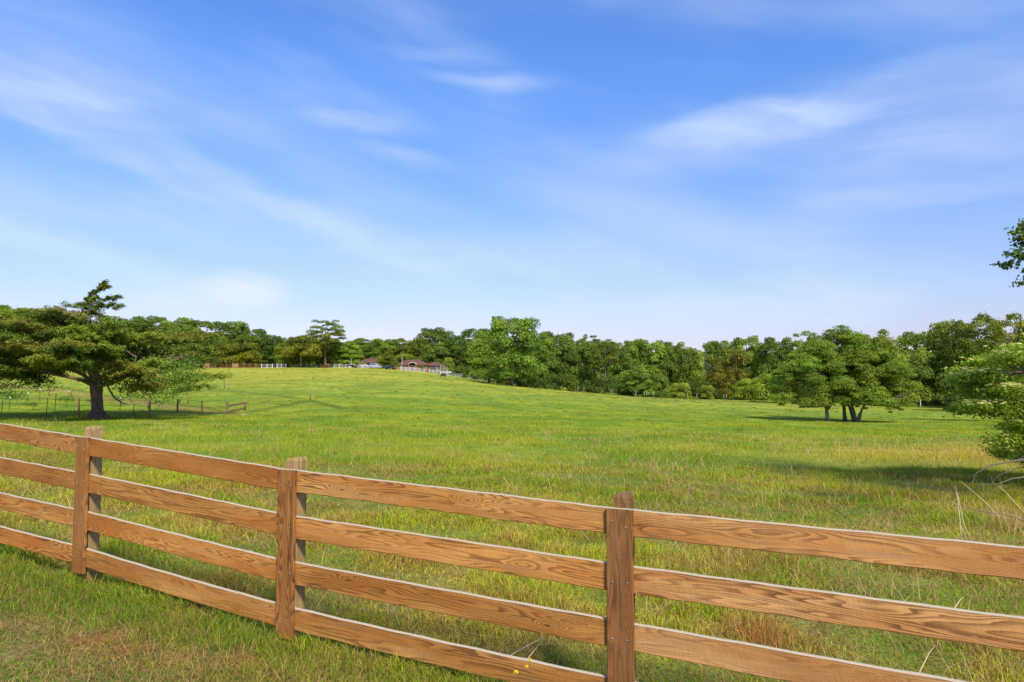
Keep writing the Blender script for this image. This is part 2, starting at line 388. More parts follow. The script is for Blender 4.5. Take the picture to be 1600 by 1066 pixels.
s_ = fside(XX.ravel(), YY.ravel()); nearm = sstep(YY.ravel(), 26, 9)[:, None]
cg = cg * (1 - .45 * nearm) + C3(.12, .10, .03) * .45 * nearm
rs = redspot(XX.ravel(), YY.ravel())[:, None]; cg = cg * (1 - rs) + C3(.36, .12, .045) * rs
VV = np.stack([XX.ravel(), YY.ravel(), G(XX.ravel(), YY.ravel())], 1)
nx, ny = len(xs), len(ys); ii = (np.arange(ny - 1)[:, None] * nx + np.arange(nx - 1)).ravel()
idx = np.stack([ii, ii + 1, ii + nx + 1, ii + nx], 1).ravel()
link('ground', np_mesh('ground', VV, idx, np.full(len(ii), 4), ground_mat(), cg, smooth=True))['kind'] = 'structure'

# ------------------------------------------------------------------ grass (uncountable blades)
rng = np.random.default_rng(7)
def blades(name, X, Y, h, w, lean, col, label, cat='grass', seg=2, curl=1.0):
    N = len(X); z = G(X, Y) - .01; a = rng.uniform(0, 2 * np.pi, N); la = rng.uniform(0, 2 * np.pi, N)
    sx, sy = np.cos(a) * w / 2, np.sin(a) * w / 2; lx, ly = np.cos(la) * lean, np.sin(la) * lean
    P = lambda f, k, s: np.stack([X + lx * f ** 1.8 * h * curl + sx * k * s, Y + ly * f ** 1.8 * h * curl + sy * k * s,
                                  z + h * f * (1 - .35 * lean * f)], 1)
    if seg == 2:
        V = np.stack([P(0, 1, -1), P(0, 1, 1), P(.55, .8, 1), P(.55, .8, -1), P(1, 0, 0)], 1).reshape(-1, 3)
        b = np.arange(N)[:, None] * 5; idx = np.concatenate([b + [0, 1, 2, 3], b + [3, 2, 4]], 1).ravel()
        cnt = np.tile([4, 3], N); fr = np.array([.62, .62, 1.0, 1.0, 1.15])
    else:
        V = np.stack([P(0, 1, -1), P(0, 1, 1), P(1, 0, 0)], 1).reshape(-1, 3)
        b = np.arange(N)[:, None] * 3; idx = (b + [0, 1, 2]).ravel(); cnt = np.full(N, 3); fr = np.array([.85, .85, 1.12])
    c = (col[:, None, :] * (fr[:, None] if seg == 0 else 1)).repeat(1, 1)
    c = np.broadcast_to(col[:, None, :], (N, len(fr), 3)).reshape(-1, 3)
    o = link(name, np_mesh(name, V, idx, cnt, M_GRASS, c)); tag(o, label, cat, kind='stuff'); return o
def sample(N, y0, y1, pw, amax=.92):
    u = rng.uniform(0, 1, N); k = pw + 2.0     # areal density ~ Y**pw
    Y = (y0 ** k + u * (y1 ** k - y0 ** k)) ** (1 / k) if abs(k) > 1e-6 else y0 * (y1 / y0) ** u
    return rng.uniform(-amax, amax, N) * Y + rng.uniform(-.4, .4, N), Y
QUAL = 1.0
def grasscol(X, Y, jit=.28):
    c = gcol(X, Y); N = len(X)
    c = c * (1 + jit * rng.normal(0, 1, (N, 1))).clip(.45, 1.8) * (1 + .08 * rng.normal(0, 1, (N, 3))).clip(.7, 1.3)
    return c
# pasture, near
X, Y = sample(int(500000 * QUAL), 2.4, 17, -1.15, 1.15); k = fside(X, Y) > -.12; X, Y = X[k], Y[k]
tuft = fbm(X * 1.1, Y * 1.1, 201, 3); keep = rng.uniform(0, 1, len(X)) < .45 + .8 * sstep(tuft, .3, .55); X, Y, tuft = X[keep], Y[keep], tuft[keep]
h = (.05 + .14 * sstep(tuft, .35, .75)) * rng.uniform(.55, 1.25, len(X)) * np.clip(1.1 - .012 * Y, .8, 1.1)
c = grasscol(X, Y); dr = rng.uniform(0, 1, len(X)) < .20 + .35 * sstep(fbm(X * .8, Y * .8, 71, 3), .5, .66)
c[dr] = C3(.33, .25, .08) * rng.uniform(.55, 1.3, (dr.sum(), 1))
c[~dr] *= 1.6
blades('pasture_grass', X, Y, h, .0045 + .0006 * Y, rng.uniform(.1, 1.25, len(X)), c, 'bright green pasture grass growing thick just beyond the board fence')
# pasture, middle
X, Y = sample(int(300000 * QUAL), 16, 75, -1.7, .9)
t2 = fbm(X * .6, Y * .6, 211, 3)
h = (.07 + .12 * sstep(t2, .3, .75)) * rng.uniform(.5, 1.3, len(X)) * np.clip(1.15 - Y / 110, .5, 1)
c = grasscol(X, Y, .15) * 1.48; dr = rng.uniform(0, 1, len(X)) < .07; c[dr] = C3(.34, .29, .10) * rng.uniform(.7, 1.2, (dr.sum(), 1))
blades('field_grass', X, Y, h, .00085 * Y, rng.uniform(.1, .8, len(X)), c, 'open field of yellow-green grass between the fence and the tree line', seg=1)
# low dark tufts dotted over the whole field
cx, cy = sample(1500, 24, 225, -1.1, .72); nb = 22
X = np.repeat(cx, nb) + rng.normal(0, .16, len(cx) * nb) * np.repeat(rng.uniform(.5, 2.2, len(cx)), nb); Y = np.repeat(cy, nb) + rng.normal(0, .16, len(cx) * nb)
c = np.repeat(C3(.17, .21, .030) * rng.uniform(.6, 1.4, (len(cx), 1)) * np.array((1, 1, 1)), nb, 0)
blades('weed_tufts', X, Y, rng.uniform(.05, .17, len(X)), .0010 * Y + .01, rng.uniform(.1, .8, len(X)), c, 'scattered darker green weed tufts dotting the open hillside pasture', seg=1)
# mown strip on this side
X, Y = sample(int(250000 * QUAL), 2.0, 9.5, -.8, 1.05); s = fside(X, Y); k = s < .05; X, Y, s = X[k], Y[k], s[k]
near = sstep(s, -1.0, -.1); b = fbm(X * 2.3, Y * 2.3, 95, 3)
keep = (rng.uniform(0, 1, len(X)) < 1.0 - .75 * sstep(b, .55, .7)) & (rng.uniform(0, 1, len(X)) > redspot(X, Y) * 1.1); X, Y, s, near, b = X[keep], Y[keep], s[keep], near[keep], b[keep]
h = (.028 + .05 * fbm(X * 3, Y * 3, 5, 2) + near * .085) * rng.uniform(.5, 1.35, len(X))
c = grasscol(X, Y, .3) * 1.5; c = mixc(c, C3(.12, .20, .03), near * .6)
dr = rng.uniform(0, 1, len(X)) < .42 * (1 - near * .75); c[dr] = C3(.36, .26, .12) * rng.uniform(.5, 1.25, (dr.sum(), 1))
blades('lawn_grass', X, Y, h, .0058, rng.uniform(.2, 1.7, len(X)) * (1 - .4 * near), c, 'short patchy mown grass on the near side of the board fence')
# straw: long, dry, bent stalks
X, Y = sample(int(34000 * QUAL), 2.6, 34, -1.2, .9); a = X / (Y + 6); k = (fside(X, Y) > .05) & (rng.uniform(0, 1, len(X)) < .12 + .88 * sstep(fbm(X * .9, Y * .9, 301, 3) + .30 * sstep(a, -.1, .5), .52, .72)); X, Y = X[k], Y[k]
h = rng.uniform(.10, .36, len(X)); tall = rng.uniform(0, 1, len(X)) < .05; h[tall] *= 1.8
c = C3(.46, .36, .17) * rng.uniform(.55, 1.25, (len(X), 1)) * (1 + .08 * rng.normal(0, 1, (len(X), 3)))
blades('dry_grass', X, Y, h, .003 + .00045 * Y, rng.uniform(.2, 2.0, len(X)), c, 'pale dry straw stalks standing and lying among the pasture grass', 'dry grass')
# fallen thatch lying on the turf between tufts
def strands(name, X, Y, L, w, col, label, rise=.05):
    N = len(X); a = rng.uniform(0, 2 * np.pi, N); b_ = a + rng.uniform(-.6, .6, N); z = G(X, Y)
    x1, y1 = X + np.cos(a) * L * .5, Y + np.sin(a) * L * .5; x2, y2 = x1 + np.cos(b_) * L * .5, y1 + np.sin(b_) * L * .5
    px_, py_ = -np.sin(a) * w / 2, np.cos(a) * w / 2; zz = [z + .01, G(x1, y1) + rise * rng.uniform(.2, 1.4, N), G(x2, y2) + .012]
    V = []
    for (x, y, q) in ((X, Y, zz[0]), (x1, y1, zz[1]), (x2, y2, zz[2])):
        V += [np.stack([x - px_, y - py_, q], 1), np.stack([x + px_, y + py_, q + w * .3], 1)]
    V = np.stack(V, 1).reshape(-1, 3); b = np.arange(N)[:, None] * 6
    idx = np.concatenate([b + [0, 1, 3, 2], b + [2, 3, 5, 4]], 1).ravel()
    c = np.repeat(col, 6, 0); o = link(name, np_mesh(name, V, idx, np.full(2 * N, 4), M_GRASS, c)); tag(o, label, 'dry grass', kind='stuff')
X, Y = sample(90000, 2.1, 8, -.6, 1.05); k = fside(X, Y) < -.05; X, Y = X[k], Y[k]
cc_ = mixc(C3(.34, .23, .11) + np.zeros((len(X), 3)), gcol(X, Y) * 1.2, rng.uniform(0, 1, len(X)) < .45) * rng.uniform(.35, 1.25, (len(X), 1))
strands('lawn_litter', X, Y, rng.uniform(.015, .06, len(X)), .0028, cc_, 'short clippings and dead blades lying on the mown strip', .02)
X, Y = sample(42000, 2.1, 14, -1.0); k = rng.uniform(0, 1, len(X)) < .15 + .85 * sstep(fbm(X * 1.3, Y * 1.3, 401, 3), .45, .65); X, Y = X[k], Y[k]
strands('thatch', X, Y, rng.uniform(.03, .13, len(X)), .0018 + .0003 * Y, C3(.38, .27, .13) * rng.uniform(.3, 1.15, (len(X), 1)), 'matted beige dead grass lying flat near the board fence')

# ------------------------------------------------------------------ board fence in the foreground
ORD = ['E0', 'E', 'A', 'B', 'C', 'D', 'D2']
post = {k: Vector((*FP[k], 0)) for k in ORD}
RT = {}                                                   # rail tops at each post: world z
def zof(px, py, Y): return px2w(px, py, Y).z
RT['A'] = [zof(137, y, 5.68) for y in (683.5, 740, 799, 856)]
RT['B'] = [zof(455, y, 4.66) for y in (734.5, 806, 878, 949)]
RT['C'] = [zof(967, y, 3.78) for y in (796, 884, 973, 1066)]
e = [zof(0, y, 6.32) for y in (661, 714, 768, 819)]; RT['E'] = [a + (b - a) / .606 for a, b in zip(RT['A'], e)]
d = [zof(1600, 858, 3.07), zof(1600, 971, 3.07)]
RT['D'] = [RT['C'][i] + (d[i] - RT['C'][i]) / .819 for i in range(2)]
q = RT['C'][2] + (zof(1480, 1066, 3.19) - RT['C'][2]) / .688; RT['D'] += [q, q - (RT['C'][2] - RT['C'][3])]
RT['E0'] = [2 * a - b for a, b in zip(RT['E'], RT['A'])]; RT['D2'] = [2 * a - b - .02 for a, b in zip(RT['D'], RT['C'])]
nrm = Vector((-.405, -.914, 0)); along = Vector((.914, -.405, 0))
fence = thing('board_fence', (post['B'].x, post['B'].y, g1(post['B'].x, post['B'].y)),
              'brown stained four-board wooden paddock fence crossing the foreground grass', 'fence')
FO = fence.location
BH, BT = .148, .026
def sweep_board(name, p0, p1, hgt, thick, m, sag=0., vert=False, seed=0, segs=26, bow=.004):
    """a sawn board from p0 to p1 (top-front corner line); face towards nrm; eased corners; UV in metres"""
    r = random.Random(seed); rr = .004
    sec = [(0, -rr), (-rr, 0), (-thick + rr, 0), (-thick, -rr), (-thick, -hgt + rr), (-thick + rr, -hgt), (-rr, -hgt), (0, -hgt + rr)]
    ax_ = (p1 - p0); L = ax_.length; ax_.normalize()
    side = along if vert else Vector((0, 0, 1))
    V, UV = [], []
    ph = r.uniform(0, 6)
    for i in range(segs + 1):
        t = i / segs; c = p0.lerp(p1, t)
        if not vert: c = c + Vector((0, 0, -sag * 4 * t * (1 - t) + bow * .2 * math.sin(4 * t + ph)))
        c = c + nrm * (bow * .4 * math.sin(4 * t + ph * 2))
        edge = .0015 * math.sin(37 * t + ph) + r.uniform(-.0008, .0008)
        for (n_, s_) in sec: V.append(c + nrm * n_ + side * (s_ + (edge if s_ > -hgt / 2 else -edge)) - FO); UV.append((t * L, BH + s_ if not vert else -s_ * .9))
    n = len(sec); idx, cnt, mi = [], [], []
    for i in range(segs):
        for k in range(n):
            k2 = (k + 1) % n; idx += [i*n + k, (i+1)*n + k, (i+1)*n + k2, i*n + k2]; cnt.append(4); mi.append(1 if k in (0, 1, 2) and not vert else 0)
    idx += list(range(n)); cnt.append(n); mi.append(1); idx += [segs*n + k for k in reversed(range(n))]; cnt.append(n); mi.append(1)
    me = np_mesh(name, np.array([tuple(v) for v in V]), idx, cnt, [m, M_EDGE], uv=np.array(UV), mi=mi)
    return link(name, me, fence)
rnd = random.Random(5)
TOP_EXT = {'E0': .07, 'D2': .07, 'E': .06, 'A': .085, 'B': .075, 'C': .075, 'D': .07}
for a, b in zip(ORD[:-1], ORD[1:]):
    for i in range(4):
        za, zb = RT[a][i], RT[b][i]
        p0 = Vector((post[a].x, post[a].y, za)) + along * .003; p1 = Vector((post[b].x, post[b].y, zb)) - along * .003
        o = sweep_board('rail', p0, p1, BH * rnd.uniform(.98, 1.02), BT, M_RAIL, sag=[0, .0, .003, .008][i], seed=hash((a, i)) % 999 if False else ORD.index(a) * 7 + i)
        k = rnd.uniform(.84, 1.14); q = {'E0': (1.0, .86, .66), 'D': (1, .98, 1), 'E': (1.0, .86, .66), 'A': (1.0, .88, .70), 'B': (1.0, .92, .80), 'C': (1.02, .98, 1.05)}[a]; j = rnd.uniform(.93, 1.07); o.color = (k * q[0], k * q[1] * j, k * q[2] * (j ** 3), 1)
M_NAIL = simple('galvanised_nail', (.55, .55, .57), .4, .1, 30, .8)
for k in ORD:
    p = post[k]; gz = g1(p.x, p.y)
    # square post behind the rails with clipped top corners
    w = .048; mb = []; top = RT[k][0] + TOP_EXT[k]
    c0 = p - nrm * (w + BT)                                # centre of post
    zs = [gz - .3, gz + .2, gz + .6, gz + 1.0, top - .02, top]
    V, UV = [], []
    for j, z in enumerate(zs):
        ww = w * (.86 if j == len(zs) - 1 else 1)
        for q, (sx, sy) in enumerate(((-1, 1), (1, 1), (1, -1), (-1, -1))):
            V.append(c0 + along * sx * ww + nrm * sy * ww + Vector((0, 0, z + (.006 * sx if j == len(zs) - 1 else 0))) - FO); UV.append((z, q * .047))
    idx, cnt = [], []
    for j in range(len(zs) - 1):
        for q in range(4): q2 = (q + 1) % 4; idx += [j*4+q, (j+1)*4+q, (j+1)*4+q2, j*4+q2]; cnt.append(4)
    idx += [(len(zs)-1)*4 + q for q in (3, 2, 1, 0)]; cnt.append(4)
    o = link('post', np_mesh('post', np.array([tuple(v) for v in V]), idx, cnt, M_POST, uv=np.array(UV)), fence)
    if k == 'C': o.color = (.62, .52, .45, 1)
    # upright cover board nailed over the rail ends
    cb = max(gz + .03, RT[k][3] - BH - .055); hw = .074
    f0 = Vector((p.x, p.y, RT[k][0] + .002)) + nrm * (BT + .003) + along * hw; f1 = f0.copy(); f1.z = cb
    o = sweep_board('cover_board', f0, f1, 2 * hw, BT, M_COVER, vert=True, seed=40 + ORD.index(k), segs=18, bow=.0015)
    kk = rnd.uniform(.9, 1.15); o.color = (kk, kk, kk, 1) if k != 'C' else (.92, .85, .82, 1)
    if k in 'AB': o.color = (1.15, 1.02, .85, 1)
    for i in range(4):
        for s in (-1, 1):
            q = Vector((p.x, p.y, RT[k][i] - rnd.uniform(.05, .1))) + along * (s * .042 + rnd.uniform(-.006, .006)) + nrm * (BT + .0065)
            n = MB(); n.tube([q - FO, q + nrm * .0015 - FO], [.0042, .003], 8); n.build('nail', M_NAIL, o)

# ------------------------------------------------------------------ foliage builders
def quads(C, Nn, size, col, asp=1.0, dirv=None, r=rng):
    """leaf-like quads (kite shaped) at C facing Nn"""
    N = len(C)
    Nn = Nn / (np.linalg.norm(Nn, axis=1, keepdims=True) + 1e-9)
    if dirv is None: dirv = r.normal(0, 1, (N, 3))
    T = dirv - Nn * (dirv * Nn).sum(1, keepdims=True); T /= np.linalg.norm(T, axis=1, keepdims=True) + 1e-9
    B = np.cross(Nn, T); s = size[:, None]
    fold = Nn * s * .18
    V = np.stack([C - T * s * asp, C + B * s * .5 - T * s * .1 * asp + fold, C + T * s * asp, C - B * s * .5 - T * s * .1 * asp + fold], 1).reshape(-1, 3)
    return V, np.repeat(col, 4, 0)
def leafmesh(name, parts, m):
    V = np.concatenate([p[0] for p in parts]); c = np.concatenate([p[1] for p in parts]); n = len(V) // 4
    return np_mesh(name, V, np.arange(4 * n), np.full(n, 4), m, c)
def rdir(n, r): v = r.normal(0, 1, (n, 3)); return v / np.linalg.norm(v, axis=1, keepdims=True)
def lobe_leaves(c, rad, n, size, col, r, flat=1.0, jit=.5, inner=.25, up=.25, asp=1.0):
    """leaves on and just inside a lumpy lobe; rad is a 3-vector"""
    d = rdir(n, r); d[:, 2] = np.where(d[:, 2] < -.35, -d[:, 2], d[:, 2])
    q = np.where(r.uniform(0, 1, n) < inner, r.uniform(.3, .85, n), r.uniform(.82, 1.08, n))
    lump = 1 + .16 * np.sin(d[:, 0] * 5 + c[0] * 3) * np.cos(d[:, 1] * 6 + c[1]) + .1 * np.sin(d[:, 2] * 9 + c[2])
    P = np.array(c) + d * np.array(rad) * (q * lump)[:, None]
    nn = d + r.normal(0, jit, (n, 3)); nn[:, 2] += up
    cc = np.array(col) * (1 + .20 * r.normal(0, 1, (n, 1))).clip(.5, 1.7) * (1 + .06 * r.normal(0, 1, (n, 3)))
    return quads(P, nn, size * r.uniform(.6, 1.35, n), cc, asp, r=r)

HK = {'round': 2.1, 'tall': 2.7, 'open': 2.0, 'cone': 2.6, 'mound': 1.5}
def make_crown_mesh(name, seed, kind, nl=26, per=260):
    """unit crown: radius 1 about the origin, z 0..1"""
    r = np.random.default_rng(seed); parts = []; lobes = []; K = HK[kind]
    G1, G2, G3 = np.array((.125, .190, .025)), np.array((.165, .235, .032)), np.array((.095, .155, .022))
    for i in range(nl):
        for _ in range(60):
            if kind == 'round': z = r.uniform(.10, .93); R_ = math.sqrt(max(0.05, 1 - ((z - .46) / .62) ** 2)) * .82
            elif kind == 'tall': z = r.uniform(.06, .95); R_ = (.85 if z < .6 else .85 * (1 - (z - .6) / .5)) + .05
            elif kind == 'open': z = r.uniform(.15, .95); R_ = math.sqrt(max(0.05, 1 - ((z - .6) / .5) ** 2)) * .9
            elif kind == 'cone': z = r.uniform(.03, .96); R_ = .95 * (1 - z) + .06
            else: z = r.uniform(.05, .85); R_ = math.sqrt(max(0.05, 1 - (z / 1.05) ** 2)) * .85
            a = r.uniform(0, 2 * math.pi); q = R_ * (r.uniform(.35, 1) ** .5)
            c = (math.cos(a) * q, math.sin(a) * q, z * K)
            lr = r.uniform(.20, .36) * (1.0 if kind != 'cone' else .75) * (.85 if kind == 'open' else 1) * (1.25 - .5 * z)
            if all(np.hypot(np.hypot(c[0]-l[0], c[1]-l[1]), c[2]-l[2]) > (lr + l[3]) * .5 for l in lobes): break
        lobes.append((*c, lr))
        col = [G1, G2, G3][r.integers(0, 3)] * r.uniform(.85, 1.2)
        parts.append(lobe_leaves(c, (lr, lr, lr * (.8 if kind != 'open' else .55)), int(per * (lr / .28) ** 2), .040, col, r))
        # twiggy sprays breaking the outline
        m = int(per * .12); d = rdir(m, r); d[:, 2] = abs(d[:, 2]) * .8
        P = np.array(c) + d * np.array((lr, lr, lr * .85)) * r.uniform(1.0, 1.3, (m, 1))
        parts.append(quads(P, rdir(m, r), .026 * r.uniform(.6, 1.3, m), np.tile(col * 1.05, (m, 1)), r=r))
    if kind != 'open':                                       # inner leaves close the crown
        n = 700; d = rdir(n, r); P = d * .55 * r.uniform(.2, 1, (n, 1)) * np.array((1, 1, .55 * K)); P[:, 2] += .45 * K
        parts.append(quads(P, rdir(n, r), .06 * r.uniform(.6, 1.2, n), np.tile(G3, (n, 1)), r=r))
    return leafmesh(name, parts, M_LEAF)
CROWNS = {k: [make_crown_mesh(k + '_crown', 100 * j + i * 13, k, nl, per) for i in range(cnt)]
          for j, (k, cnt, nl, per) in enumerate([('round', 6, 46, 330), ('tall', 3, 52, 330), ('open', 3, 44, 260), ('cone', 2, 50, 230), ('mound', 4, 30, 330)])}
def make_trunk_mesh(seed, limbs=6):
    r = random.Random(seed); m = MB(); pts = [(0, 0, -.03)]; x = y = 0
    for i in range(1, 8): x += r.uniform(-.018, .018); y += r.uniform(-.018, .018); pts.append((x, y, i * .125))
    m.tube(pts, [.026, .020, .018, .016, .013, .011, .008, .004], 7)
    for i in range(limbs):
        k = r.randint(2, 6); a = r.uniform(0, 6.28); p = Vector(pts[k]); L = r.uniform(.16, .3)
        d = Vector((math.cos(a), math.sin(a), r.uniform(.3, .9)))
        m.tube([p, p + d * L * .5, p + d * L + Vector((0, 0, .04))], [.009, .006, .003], 5)
    return m.mesh('trunk', M_BARK, True)
TRUNKS = [make_trunk_mesh(i) for i in range(4)]

def tree(name, px, top, base, Y, wpx, kind, label, cat='tree', group=None, tint=(1, 1, 1), z0=.12, gz=None, pale=False, var=None):
    """a tree standing at photo column px and depth Y; top is where its crown ends, wpx its width in the photo"""
    p = on(px, Y); zt = px2w(px, top, Y).z; h = zt - p.z; rad = wpx / 2 / F * Y * 1.06
    T = thing(name, p, label, cat, group, rz=rndt.uniform(0, 6.28))
    tr = link('trunk', TRUNKS[rndt.randrange(4)], T); tr.scale = (h * 1.05, h * 1.05, h * .93)
    c = link('crown', rndt.choice(CROWNS[kind]) if var is None else CROWNS[kind][var], T); c.location = (0, 0, h * z0); c.scale = (rad, rad, h * (1 - z0) * .97 / HK[kind])
    c.rotation_euler = (0, 0, rndt.uniform(0, 6.28)); c.color = (*tint, 1)
    return T
rndt = random.Random(77)
YG, DG, OL, RD, BR, MD = (1.5, 1.32, 1.0), (.78, .85, .85), (1.15, .95, .7), (1.2, .80, .65), (1.2, 1.25, 1.1), (1, 1, 1)
